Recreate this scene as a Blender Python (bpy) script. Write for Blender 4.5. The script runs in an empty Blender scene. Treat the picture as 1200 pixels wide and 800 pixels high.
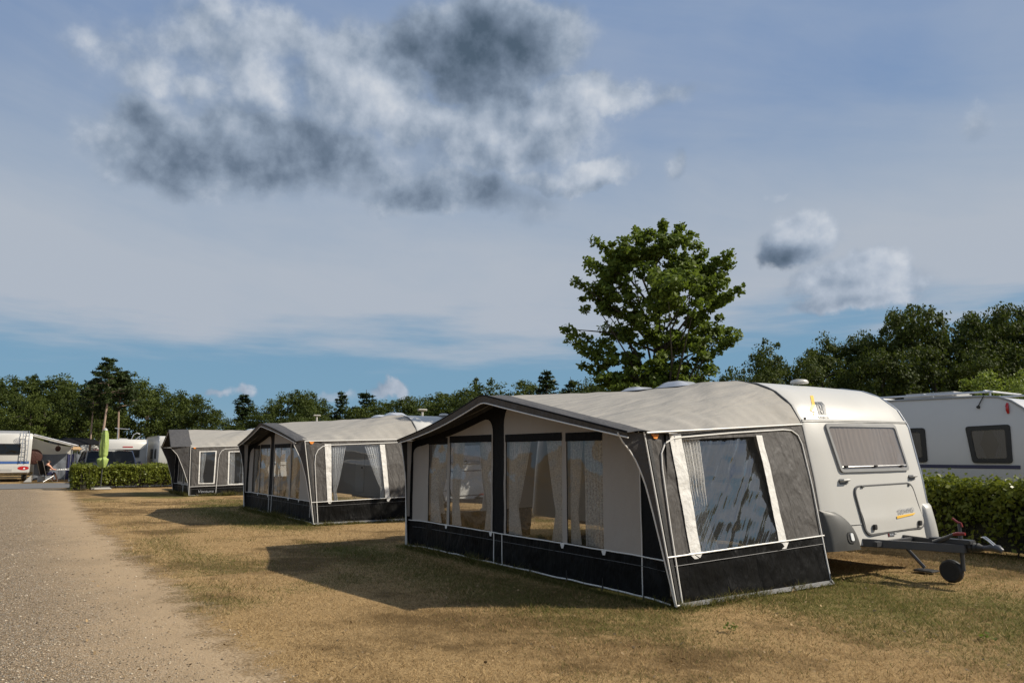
import bpy, bmesh, math, random
import numpy as np
from mathutils import Vector, Matrix
from mathutils.geometry import delaunay_2d_cdt

scene = bpy.context.scene
COL = scene.collection
R = math.radians

# ------------------------------------------------------------------ camera
cam_d = bpy.data.cameras.new("camera")
cam = bpy.data.objects.new("camera", cam_d)
COL.objects.link(cam)
cam_d.sensor_width = 36.0
cam_d.lens = 25.5
cam_d.clip_start = 0.05
cam_d.clip_end = 3000
cam.location = (5.70, -5.98, 1.60)
cam.rotation_euler = (R(90 + 8.89), 0, R(55.6))
scene.camera = cam

# ------------------------------------------------------------------ exposure
scene.view_settings.view_transform = 'Standard'
scene.view_settings.look = 'None'
scene.view_settings.exposure = 0.35
scene.view_settings.gamma = 1.0
scene.view_settings.use_curve_mapping = False

# ------------------------------------------------------------------ sun
SUN_EL = R(38.8)
TO_SUN = Vector((0.635 * math.cos(SUN_EL), 0.772 * math.cos(SUN_EL), math.sin(SUN_EL)))
sun_d = bpy.data.lights.new("sun", 'SUN')
sun_d.energy = 5.0
sun_d.angle = R(0.53)
sun_d.color = (1.0, 0.91, 0.77)
sun = bpy.data.objects.new("sun", sun_d)
COL.objects.link(sun)
sun.location = (30, 40, 40)
sun.rotation_euler = TO_SUN.to_track_quat('Z', 'Y').to_euler()

# ------------------------------------------------------------------ node helpers
class NT:
    def __init__(self, tree):
        self.t = tree; self.n = tree.nodes; self.l = tree.links
    def node(self, typ, **kw):
        n = self.n.new(typ)
        for k, v in kw.items(): setattr(n, k, v)
        return n
    def put(self, sock, v):
        if isinstance(v, bpy.types.NodeSocket): self.l.new(v, sock)
        elif v is not None:
            if isinstance(v, (tuple, list)) and sock.type == 'RGBA' and len(v) == 3: v = (*v, 1)
            sock.default_value = v
    def math(self, op, a, b=None, c=None, clamp=False):
        n = self.node('ShaderNodeMath', operation=op, use_clamp=clamp)
        self.put(n.inputs[0], a); self.put(n.inputs[1], b)
        if c is not None: self.put(n.inputs[2], c)
        return n.outputs[0]
    def vmath(self, op, a, b=None):
        n = self.node('ShaderNodeVectorMath', operation=op)
        self.put(n.inputs[0], a)
        if b is not None: self.put(n.inputs[1], b)
        return n.outputs[1] if op in ('LENGTH', 'DOT_PRODUCT', 'DISTANCE') else n.outputs[0]
    def noise(self, vec, scale, detail=3, rough=.5, dist=0, color=False):
        n = self.node('ShaderNodeTexNoise')
        if vec is not None: self.l.new(vec, n.inputs['Vector'])
        n.inputs['Scale'].default_value = scale; n.inputs['Detail'].default_value = detail
        n.inputs['Roughness'].default_value = rough; n.inputs['Distortion'].default_value = dist
        return n.outputs['Color' if color else 'Fac']
    def mapr(self, v, a, b, c=0.0, d=1.0, smooth=False):
        n = self.node('ShaderNodeMapRange', interpolation_type='SMOOTHSTEP' if smooth else 'LINEAR')
        self.put(n.inputs[0], v)
        for i, x in zip((1, 2, 3, 4), (a, b, c, d)): self.put(n.inputs[i], x)
        return n.outputs[0]
    def mix(self, f, a, b, blend='MIX'):
        n = self.node('ShaderNodeMix', data_type='RGBA', blend_type=blend)
        self.put(n.inputs[0], f); self.put(n.inputs[6], a); self.put(n.inputs[7], b)
        return n.outputs[2]
    def sep(self, v):
        n = self.node('ShaderNodeSeparateXYZ'); self.put(n.inputs[0], v); return n.outputs
    def comb(self, x, y, z):
        n = self.node('ShaderNodeCombineXYZ')
        for i, v in enumerate((x, y, z)): self.put(n.inputs[i], v)
        return n.outputs[0]

# ------------------------------------------------------------------ world: daylight sky with cumulus over a thin veil
world = bpy.data.worlds.new("World")
scene.world = world
world.use_nodes = True
W = NT(world.node_tree)
W.n.clear()
w_out = W.node('ShaderNodeOutputWorld')
w_bg = W.node('ShaderNodeBackground')
w_bg.inputs['Strength'].default_value = 0.0785
W.l.new(w_bg.outputs[0], w_out.inputs[0])
sky_n = W.node('ShaderNodeTexSky', sky_type='NISHITA')
sky_n.sun_disc = False
sky_n.sun_elevation = SUN_EL
sky_n.sun_rotation = math.atan2(0.635, 0.772)
sky_n.air_density = 1.0; sky_n.dust_density = 0.3; sky_n.ozone_density = 3.0
tc = W.node('ShaderNodeTexCoord').outputs['Generated']
direc = W.vmath('NORMALIZE', tc)
# azimuth (degrees, clockwise from the bearing of the far end of the lane) and elevation
HD = (-0.8251, 0.5650, 0); RT = (0.5650, 0.8251, 0)
az = W.math('MULTIPLY', W.math('ARCTAN2', W.vmath('DOT_PRODUCT', direc, RT), W.vmath('DOT_PRODUCT', direc, HD)), 57.2958)
el = W.math('MULTIPLY', W.math('ARCSINE', W.sep(direc)[2]), 57.2958)
warp = W.vmath('SUBTRACT', W.noise(direc, 6.0, 2, .5, color=True), (0.5, 0.5, 0.5))
warp2 = W.vmath('SUBTRACT', W.noise(direc, 20.0, 5, .58, color=True), (0.5, 0.5, 0.5))
P0 = W.comb(az, el, 0.0)
PL = W.vmath('ADD', P0, W.vmath('MULTIPLY', warp, (5.0, 3.6, 0)))
P = W.vmath('ADD', PL, W.vmath('MULTIPLY', warp2, (3.4, 2.8, 0)))
CLOUDS = [
    (-26.1, 21.2, 5.2, 2.5, 0.80, 0.82),
    (-18.2, 21.4, 8.6, 2.7, 0.85, 0.90),
    (-3.9, 20.3, 7.7, 1.9, 0.75, 0.85),
    (-11.2, 22.4, 6.1, 2.5, 0.00, 0.60),
    (10.0, 26.9, 5.6, 1.4, 0.80, 0.10),
    (2.9, 25.3, 6.4, 2.5, 0.80, 0.12),
    (-30.3, 27.1, 3.3, 1.8, 0.50, 0.15),
    (-26.8, 26.3, 4.6, 2.2, 0.60, 0.30),
    (-1.5, 30.1, 7.9, 3.5, 0.00, 0.70),
    (-18.7, 26.2, 11.8, 4.9, 0.62, 0.26),
    (-5.3, 24.9, 9.5, 5.3, 0.60, 0.26),
    (-10.5, 21.5, 7.5, 2.5, 0.55, 0.55),
    (-21.5, 28.4, 7.8, 3.6, 0.75, 0.28),
    (-27.6, 28.6, 5.7, 1.9, 0.45, 0.30),
    (-23.8, 30.2, 2.1, 2.7, 0.60, 0.10),
    (-18.7, 30.2, 4.6, 2.3, 0.85, 0.12),
    (-14.2, 28.5, 6.1, 3.5, 0.95, 0.08),
    (-10.7, 27.6, 4.5, 3.6, 1.00, 0.00),
    (-7.8, 25.4, 4.2, 2.0, 1.00, 0.00),
    (-25.3, 26.0, 2.2, 1.2, 0.80, 0.00),
    (-21.9, 26.3, 3.1, 1.0, 0.70, 0.05),
    (-27.1, 22.5, 3.4, 2.4, 0.90, 0.72),
    (-22.9, 22.6, 3.9, 2.8, 0.95, 0.74),
    (-18.6, 23.2, 6.1, 2.3, 1.00, 0.85),
    (-13.9, 22.5, 4.7, 2.3, 1.00, 0.85),
    (-24.0, 20.7, 2.4, 1.2, 0.90, 0.75),
    (-15.8, 20.7, 2.6, 1.0, 0.80, 0.70),
    (-1.8, 31.3, 7.1, 3.6, 1.10, 1.12),
    (-8.3, 30.4, 4.6, 2.0, 0.95, 0.72),
    (-2.9, 28.0, 5.0, 1.8, 0.95, 0.80),
    (4.7, 31.8, 3.3, 2.4, 0.60, 0.32),
    (0.0, 25.9, 5.7, 1.8, 0.95, 0.12),
    (6.5, 27.5, 4.3, 1.2, 0.90, 0.08),
    (11.4, 26.9, 3.5, 0.8, 0.60, 0.15),
    (-2.1, 23.4, 6.4, 1.3, 0.80, 0.40),
    (-3.5, 21.1, 4.4, 1.7, 0.95, 0.80),
    (-7.3, 19.4, 4.1, 1.1, 0.90, 0.75),
    (-8.8, 20.9, 1.7, 1.3, 0.90, 0.00),
    (-5.7, 24.6, 4.2, 1.2, 0.85, 0.15),
    (2.8, 24.0, 2.8, 1.1, 0.75, 0.50),
    (2.1, 22.1, 3.5, 1.1, 0.70, 0.30),
    (7.4, 22.3, 3.1, 1.4, 0.80, 0.05),
    (7.0, 21.1, 2.5, 0.5, 0.70, 0.45),
    (13.7, 22.5, 0.9, 1.4, 0.55, 0.10),
    (21.6, 15.2, 2.6, 1.2, 1.00, 0.00),
    (21.5, 14.7, 2.4, 0.9, 0.00, 0.85),
    (22.8, 16.5, 2.1, 1.7, 0.95, 0.05),
    (25.8, 12.3, 4.0, 1.7, 1.05, 0.00),
    (27.2, 13.2, 2.0, 1.5, 1.00, 0.00),
    (25.4, 11.0, 4.5, 0.8, 0.90, 0.00),
    (25.1, 11.0, 4.2, 0.5, 0.00, 0.45),
    (24.6, 12.4, 2.3, 0.5, 0.00, 0.40),
    (22.6, 12.6, 1.8, 0.9, 0.70, 0.20),
    (34.5, 21.3, 1.5, 1.3, 0.42, 0.15),
    (20.3, 19.5, 1.0, 0.5, 0.45, 0.10),
    (26.1, 17.7, 1.1, 0.8, 0.40, 0.20),
    (-9.7, 4.9, 1.8, 0.6, 0.90, 0.02),
    (-22.7, 4.5, 1.0, 0.4, 0.60, 0.05),
    (-20.9, 4.3, 0.8, 0.4, 0.60, 0.05),
    (-13.9, 4.6, 1.9, 0.5, 0.50, 0.05),
    (-35.2, 3.8, 0.6, 0.3, 0.50, 0.05),
    (-20.2, 18.1, 1.1, 1.2, 0.35, 0.15),
]

# (azimuth, elevation, half width, half height, cover, darkness)
PS = W.vmath('ADD', PL, W.vmath('MULTIPLY', warp2, (1.6, 1.2, 0)))
A = None; D = None
for (ca, ce, hw, hh, wt, dk) in CLOUDS:
    q = W.vmath('LENGTH', W.vmath('MULTIPLY', W.vmath('SUBTRACT', P, (ca, ce, 0)), (1 / hw, 1 / hh, 0)))
    if wt > 0:
        v = W.mapr(q, 1.75, 0.15, 0.0, wt, True)
        A = v if A is None else W.math('MAXIMUM', A, v)
    if dk > 0:
        qs = W.vmath('LENGTH', W.vmath('MULTIPLY', W.vmath('SUBTRACT', PS, (ca, ce, 0)), (1 / hw, 1 / hh, 0)))
        v = W.mapr(qs, 2.0, 0.0, 0.0, dk, True)
        D = v if D is None else W.math('SMOOTH_MAX', D, v, .25)
fb = W.noise(direc, 9.0, 7, .55)
fb2 = W.noise(W.vmath('ADD', direc, (0.012, 0.017, 0.016)), 9.0, 7, .55)
fine = W.noise(direc, 26.0, 6, .6)
# more of the same scattered cloud beyond the part of the sky the row of tents faces
beyond = W.mapr(W.math('ABSOLUTE', az), 40.0, 52.0, 0.0, 1.0, True)
high = W.mapr(el, 34.0, 40.0, 0.0, 1.0, True)
beyond = W.math('MAXIMUM', beyond, high)
gen = W.noise(direc, 2.6, 7, .6, .3)
genA = W.math('MULTIPLY', W.mapr(gen, .43, .57, 0.0, .95, True), beyond)
genD = W.math('MULTIPLY', W.mapr(gen, .56, .70, 0.0, .8, True), beyond)
A = W.math('MAXIMUM', A, genA); D = W.math('MAXIMUM', D, genD)
cover = W.mapr(W.math('ADD', A, W.math('MULTIPLY', W.math('SUBTRACT', fb, .5), 1.4)), .16, .71, 0.0, 1.0, True)
cover = W.math('MULTIPLY', cover, W.mapr(A, 0.02, .25, 0.0, 1.0, True))
lit = W.math('MULTIPLY', W.math('SUBTRACT', fb, fb2), 2.2)
thick = W.mapr(cover, .15, .9, 0.10, 0.0)
shade = W.math('ADD', W.math('MULTIPLY', D, W.math('ADD', .80, W.math('MULTIPLY', W.math('SUBTRACT', fb, .5), .5))), W.math('MULTIPLY', W.math('SUBTRACT', fine, .5), .12))
shade = W.math('ADD', W.math('ADD', shade, thick), W.math('SUBTRACT', .14, lit))
shade = W.mapr(shade, 0.0, 1.15, 0.0, 1.0)
ramp = W.node('ShaderNodeValToRGB')
W.l.new(shade, ramp.inputs[0])
cr = ramp.color_ramp
cr.elements[0].position = 0.0; cr.elements[0].color = (5.9, 6.3, 6.9, 1)
cr.elements[1].position = 1.0; cr.elements[1].color = (0.78, 1.16, 1.66, 1)
for pos, c in ((0.22, (4.4, 5.0, 5.9)), (0.5, (2.7, 3.35, 4.3)), (0.75, (1.55, 2.05, 2.8))):
    e = cr.elements.new(pos); e.color = (*c, 1)
# clear sky: the Nishita sky deepened by a polarised blue, the thin veil above it
nish = W.mix(0.55, sky_n.outputs[0], (1.15, 2.75, 4.7))
blue = W.mix(W.mapr(el, 4.0, 30.0, 0.0, 1.0, True), (1.9, 3.5, 4.9), W.mix(W.mapr(az, -36.0, 10.0, 0.0, 1.0, True), (0.90, 2.0, 4.4), (1.35, 2.45, 4.8)))
clear = W.mix(0.8, nish, blue)
st = W.noise(W.vmath('MULTIPLY', direc, (1.5, 1.5, 11.0)), 2.2, 5, .55)
st2 = W.noise(direc, 3.0, 5, .55)
edge = W.math('ADD', W.math('ADD', el, W.mapr(az, 10.0, 24.0, 0.0, -1.7, True)), W.math('MULTIPLY', W.math('SUBTRACT', st, .5), 9.0))
veil = W.math('MULTIPLY', W.mapr(edge, 6.6, 10.8, 0.0, 1.0, True), W.mapr(el, 12.0, 28.0, 0.98, 0.38, True))
cir = W.noise(W.vmath('MULTIPLY', W.comb(W.math('ADD', az, W.math('MULTIPLY', el, -1.2)), W.math('ADD', el, W.math('MULTIPLY', az, .22)), 0.0), (.022, .13, 1)), 1.0, 6, .6, .4)
veil = W.math('ADD', veil, W.math('ADD', W.math('MULTIPLY', W.math('SUBTRACT', st2, .5), .6), W.math('MULTIPLY', W.math('SUBTRACT', cir, .5), .75)), clamp=True)
veil = W.math('MULTIPLY', veil, W.mapr(edge, 6.4, 9.0, 0.0, 1.0, True))
veil = W.math('MAXIMUM', veil, W.math('MULTIPLY', W.mapr(el, 4.0, 0.0, 0.0, 0.35, True), 1.0))
base = W.mix(veil, clear, (4.25, 4.75, 5.5))
final = W.mix(cover, base, ramp.outputs[0])
W.l.new(final, w_bg.inputs['Color'])
world.cycles.sampling_method = 'MANUAL'
world.cycles.sample_map_resolution = 512

# ------------------------------------------------------------------ materials
def new_mat(name):
    m = bpy.data.materials.new(name); m.use_nodes = True
    t = NT(m.node_tree); t.n.clear()
    out = t.node('ShaderNodeOutputMaterial')
    return m, t, out

def pmat(name, col, rough=.6, var=.12, vscale=3.0, bump=0.0, bscale=40.0, metal=0.0, spec=.5, dirt=None, dirt_amt=0.3, stretch=(1, 1, 1), coat=0.0, transl=0.0):
    m, t, out = new_mat(name)
    b = t.node('ShaderNodeBsdfPrincipled')
    co = t.node('ShaderNodeTexCoord').outputs['Object']
    if stretch != (1, 1, 1): cs = t.vmath('MULTIPLY', co, stretch)
    else: cs = co
    n1 = t.noise(cs, vscale, 5, .6)
    c = t.mix(n1, tuple(x * (1 - var) for x in col), tuple(min(1, x * (1 + var)) for x in col))
    if dirt:
        c = t.mix(t.math('MULTIPLY', t.mapr(t.noise(cs, vscale * 2.3, 6, .65), .45, .75, 0, 1, True), dirt_amt), c, dirt)
    t.put(b.inputs['Base Color'], c)
    t.put(b.inputs['Roughness'], t.mapr(n1, .2, .8, rough * .85, min(1, rough * 1.15)))
    b.inputs['Metallic'].default_value = metal
    b.inputs['Specular IOR Level'].default_value = spec
    if coat: b.inputs['Coat Weight'].default_value = coat
    if bump:
        bn = t.node('ShaderNodeBump'); bn.inputs['Strength'].default_value = bump; bn.inputs['Distance'].default_value = .02
        t.l.new(t.noise(cs, bscale, 4, .6), bn.inputs['Height']); t.l.new(bn.outputs[0], b.inputs['Normal'])
    sh = b.outputs[0]
    if transl:
        tr = t.node('ShaderNodeBsdfTranslucent'); t.put(tr.inputs[0], c)
        mx = t.node('ShaderNodeMixShader'); mx.inputs[0].default_value = transl
        t.l.new(sh, mx.inputs[1]); t.l.new(tr.outputs[0], mx.inputs[2]); sh = mx.outputs[0]
    t.l.new(sh, out.inputs[0])
    return m

def cloth(name, col, var=.1, wr=.35, wscale=2.2, stretch=(1, 1, 1), rough=.7, spec=.3, transl=0.0, dirt=None):
    """woven awning cloth: soft creases, weave grain, faint stains"""
    m, t, out = new_mat(name)
    b = t.node('ShaderNodeBsdfPrincipled')
    co = t.node('ShaderNodeTexCoord').outputs['Object']
    cs = t.vmath('MULTIPLY', co, stretch)
    n1 = t.noise(cs, 1.6, 5, .6)
    c = t.mix(n1, tuple(x * (1 - var) for x in col), tuple(x * (1 + var) for x in col))
    c = t.mix(t.mapr(t.noise(co, 140, 2, .5), .3, .7, 0, .16), c, tuple(x * .6 for x in col))
    if dirt: c = t.mix(t.mapr(t.noise(co, 1.1, 6, .7), .5, .78, 0, .45, True), c, dirt)
    t.put(b.inputs['Base Color'], c)
    b.inputs['Roughness'].default_value = rough
    b.inputs['Specular IOR Level'].default_value = spec
    h = t.math('ADD', t.noise(cs, wscale, 3, .45, .6), t.math('MULTIPLY', t.noise(cs, wscale * 4.3, 3, .5, .4), .22))
    bn = t.node('ShaderNodeBump'); bn.inputs['Strength'].default_value = wr; bn.inputs['Distance'].default_value = .12
    t.l.new(h, bn.inputs['Height'])
    b2 = t.node('ShaderNodeBump'); b2.inputs['Strength'].default_value = .12; b2.inputs['Distance'].default_value = .004
    t.l.new(t.noise(co, 260, 2, .5), b2.inputs['Height']); t.l.new(bn.outputs[0], b2.inputs['Normal'])
    t.l.new(b2.outputs[0], b.inputs['Normal'])
    sh = b.outputs[0]
    if transl:
        tr = t.node('ShaderNodeBsdfTranslucent'); t.put(tr.inputs[0], c)
        mx = t.node('ShaderNodeMixShader'); mx.inputs[0].default_value = transl
        t.l.new(sh, mx.inputs[1]); t.l.new(tr.outputs[0], mx.inputs[2]); sh = mx.outputs[0]
    t.l.new(sh, out.inputs[0])
    return m

def pane_mat(name, tint=(.86, .88, .88), wr=.0, wscale=3.0, rot=0.0, refl=1.0, rough=.03, haze=0.0, stretch=(1, 1, 1)):
    """clear plastic film or glass: see-through with a view-dependent reflection"""
    m, t, out = new_mat(name)
    tr = t.node('ShaderNodeBsdfTransparent'); t.put(tr.inputs[0], tint)
    gl = t.node('ShaderNodeBsdfGlossy'); gl.inputs['Roughness'].default_value = rough
    geo = t.node('ShaderNodeNewGeometry'); nrm = geo.outputs['Normal']
    if wr:
        co = t.node('ShaderNodeTexCoord').outputs['Object']
        mp = t.node('ShaderNodeMapping'); t.l.new(co, mp.inputs[0]); mp.inputs['Rotation'].default_value = (rot, 0, 0)
        pv = t.vmath('MULTIPLY', mp.outputs[0], stretch)
        bn = t.node('ShaderNodeBump'); bn.inputs['Strength'].default_value = 1.0; bn.inputs['Distance'].default_value = wr
        h = t.math('ADD', t.noise(pv, wscale, 2, .4, .5), t.math('MULTIPLY', t.noise(pv, wscale * 3.1, 2, .5, .5), .12))
        t.l.new(h, bn.inputs['Height'])
        nrm = bn.outputs[0]; t.l.new(nrm, gl.inputs['Normal'])
    # reflectance of both faces of the film (Schlick), the same from either side
    cth = t.math('ABSOLUTE', t.vmath('DOT_PRODUCT', nrm, geo.outputs['Incoming']))
    f = t.math('ADD', t.math('MULTIPLY', t.math('POWER', t.math('SUBTRACT', 1.0, cth, clamp=True), 5.0), .9 * refl), .075 * refl, clamp=True)
    sh0 = tr.outputs[0]
    if haze:
        df = t.node('ShaderNodeBsdfDiffuse'); df.inputs[0].default_value = (.5, .5, .5, 1)
        m0 = t.node('ShaderNodeMixShader'); m0.inputs[0].default_value = haze
        t.l.new(sh0, m0.inputs[1]); t.l.new(df.outputs[0], m0.inputs[2]); sh0 = m0.outputs[0]
    mx = t.node('ShaderNodeMixShader'); t.l.new(f, mx.inputs[0]); t.l.new(sh0, mx.inputs[1]); t.l.new(gl.outputs[0], mx.inputs[2])
    t.l.new(mx.outputs[0], out.inputs[0])
    return m

def net_mat(name, col=(.72, .70, .66), clear=.35):
    m, t, out = new_mat(name)
    co = t.node('ShaderNodeTexCoord').outputs['Object']
    df = t.node('ShaderNodeBsdfDiffuse'); t.put(df.inputs[0], t.mix(t.noise(co, 9, 4, .6), tuple(x * .8 for x in col), col))
    tl = t.node('ShaderNodeBsdfTranslucent'); t.put(tl.inputs[0], col)
    m1 = t.node('ShaderNodeMixShader'); m1.inputs[0].default_value = .25
    t.l.new(df.outputs[0], m1.inputs[1]); t.l.new(tl.outputs[0], m1.inputs[2])
    tr = t.node('ShaderNodeBsdfTransparent')
    m2 = t.node('ShaderNodeMixShader')
    t.put(m2.inputs[0], t.mapr(t.noise(co, 55, 3, .6), .35, .65, max(0, clear - .25), min(1, clear + .25)))
    t.l.new(m1.outputs[0], m2.inputs[1]); t.l.new(tr.outputs[0], m2.inputs[2])
    t.l.new(m2.outputs[0], out.inputs[0])
    return m

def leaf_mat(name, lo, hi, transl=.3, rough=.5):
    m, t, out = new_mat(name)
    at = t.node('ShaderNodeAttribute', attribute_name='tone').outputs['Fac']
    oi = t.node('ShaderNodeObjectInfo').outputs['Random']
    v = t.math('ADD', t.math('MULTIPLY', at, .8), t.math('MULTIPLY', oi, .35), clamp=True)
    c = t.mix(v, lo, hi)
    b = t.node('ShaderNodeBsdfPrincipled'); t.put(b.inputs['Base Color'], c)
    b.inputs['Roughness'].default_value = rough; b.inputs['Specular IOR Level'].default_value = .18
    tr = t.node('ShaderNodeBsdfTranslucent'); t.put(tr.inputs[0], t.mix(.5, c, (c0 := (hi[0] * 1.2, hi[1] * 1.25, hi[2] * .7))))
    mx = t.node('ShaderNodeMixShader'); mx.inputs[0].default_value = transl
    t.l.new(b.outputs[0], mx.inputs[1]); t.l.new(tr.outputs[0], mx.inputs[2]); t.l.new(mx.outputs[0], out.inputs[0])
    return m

M = {}
M['roof_cloth'] = cloth('roof_cloth', (.345, .327, .297), .08, .55, 1.9, (1.9, .45, 1), .75, .25, .16, (.30, .28, .25))
M['hood_cloth'] = cloth('hood_cloth', (.066, .063, .062), .15, .5, 2.6, (1, 1, 1), .65, .35)
M['side_cloth'] = cloth('side_cloth', (.072, .067, .063), .12, .6, 2.4, (1, 1.6, .8), .65, .35)
M['black_cloth'] = cloth('black_cloth', (.008, .008, .0085), .2, .4, 2.2, (1, 1, .7), .7, .12)
M['skirt_cloth'] = cloth('skirt_cloth', (.0060, .0060, .0060), .25, .7, 2.2, (1.3, 1.3, .6), .5, .09)
M['pale_cloth'] = cloth('pale_cloth', (.40, .36, .315), .08, .4, 1.6, (1.4, 1, .6), .8, .2, .12)
M['white_cloth'] = cloth('white_cloth', (.66, .65, .62), .05, .3, 5.0, (1, 1, 1), .7, .2)
M['old_cloth'] = cloth('old_cloth', (.17, .17, .17), .08, .3, 1.6, (1, 1, 1), .75, .2, .1)
M['piping'] = pmat('piping', (.66, .65, .62), .4, .06, 6)
M['zip'] = pmat('zip', (.03, .03, .03), .5, .2, 30, .3, 120)
M['film'] = pane_mat('film', (.74, .74, .73), .005, 2.2, 0.0, 1.1, .03, .01)
M['film_creased'] = pane_mat('film_creased', (.46, .48, .51), .036, 1.0, R(-52), 2.9, .05, .05, (1, .32, 6.0))
M['film_flat'] = pane_mat('film_flat', (.90, .92, .95), .012, 1.2, R(30), 1.5, .05, .015)
M['net'] = net_mat('net', (.84, .81, .76), .16)
M['lace'] = net_mat('lace', (.84, .83, .80), .34)
M['caravan_white'] = pmat('caravan_white', (.475, .467, .44), .34, .035, 1.3, .03, 30, 0, .5, (.48, .45, .38), .16, (1, 1, .4))
M['caravan_grey'] = pmat('caravan_grey', (.50, .50, .505), .3, .03, 1.2, 0, 30, 0, .5, (.4, .4, .4), .12)
M['plastic_grey'] = pmat('plastic_grey', (.115, .115, .11), .45, .08, 5, .05, 90)
M['plastic_pale'] = pmat('plastic_pale', (.36, .36, .345), .4, .06, 5)
M['trim_metal'] = pmat('trim_metal', (.55, .55, .55), .3, .08, 8, 0, 30, .9)
M['steel'] = pmat('steel', (.075, .078, .085), .42, .18, 6, .1, 60, .5, .5, (.12, .10, .08), .3)
M['rubber'] = pmat('rubber', (.016, .016, .016), .6, .2, 20, .2, 90)
M['seal'] = pmat('seal', (.10, .10, .10), .5, .1, 20)
M['glass_dark'] = pane_mat('glass_dark', (.30, .31, .32), .004, 3, 0, .8, .02)
M['glass_car'] = pane_mat('glass_car', (.12, .13, .14), 0, 3, 0, .5, .01)
M['glass_window'] = pane_mat('glass_window', (.66, .64, .62), .010, 2.0, 0, 2.0, .03, .02)
M['red'] = pmat('red', (.20, .025, .022), .3, .1, 8)
M['lamp_red'] = pmat('lamp_red', (.42, .012, .015), .15, .1, 20, 0, 40, 0, .6, None, .3, (1, 1, 1), .4)
M['orange'] = pmat('orange', (.75, .25, .03), .5, .1, 8)
M['yellow'] = pmat('yellow', (.70, .42, .05), .5, .05, 8)
M['ink'] = pmat('ink', (.07, .075, .08), .5, .05, 8)
M['ink_grey'] = pmat('ink_grey', (.28, .29, .31), .5, .05, 8)
M['navy'] = pmat('navy', (.022, .025, .075), .4, .08, 4)
M['blue'] = pmat('blue', (.04, .10, .28), .4, .08, 4)
M['interior'] = pmat('interior', (.13, .11, .09), .7, .2, 2)
M['lens'] = pmat('lens', (.72, .74, .74), .15, .05, 20, 0, 40, 0, .6)
M['cream_skin'] = pmat('cream_skin', (.58, .30, .20), .5, .08, 12)
M['hair'] = pmat('hair', (.03, .022, .016), .55, .2, 40, .3, 90)
M['lime'] = cloth('lime', (.36, .47, .14), .12, .5, 5, (1, 1, .5), .65, .3, .2)
M['car_paint'] = pmat('car_paint', (.018, .022, .045), .18, .08, 2, 0, 30, .2, .5, None, .3, (1, 1, 1), .8)
M['dark_body'] = pmat('dark_body', (.03, .032, .036), .3, .1, 2)
M['timber'] = pmat('timber', (.35, .2, .09), .6, .2, 8)
M['concrete'] = pmat('concrete', (.42, .40, .36), .8, .12, 6, .2, 40)
M['bark'] = pmat('bark', (.055, .048, .036), .85, .3, 6, .6, 18, 0, .2, None, .3, (1, 1, .3))
M['pine_bark'] = pmat('pine_bark', (.30, .22, .17), .85, .3, 6, .6, 18, 0, .2, None, .3, (1, 1, .3))
M['twig'] = pmat('twig', (.05, .04, .03), .85, .2, 10)
M['oak_leaf'] = leaf_mat('oak_leaf', (.026, .050, .009), (.145, .195, .030), .36)
M['wood_leaf'] = leaf_mat('wood_leaf', (.014, .024, .006), (.075, .098, .016), .27, .65)
M['pine_leaf'] = leaf_mat('pine_leaf', (.012, .024, .009), (.046, .066, .018), .18)
M['light_leaf'] = leaf_mat('light_leaf', (.07, .11, .018), (.20, .25, .05), .35)
M['hedge_leaf'] = leaf_mat('hedge_leaf', (.030, .046, .008), (.20, .225, .035), .3, .38)

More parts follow.
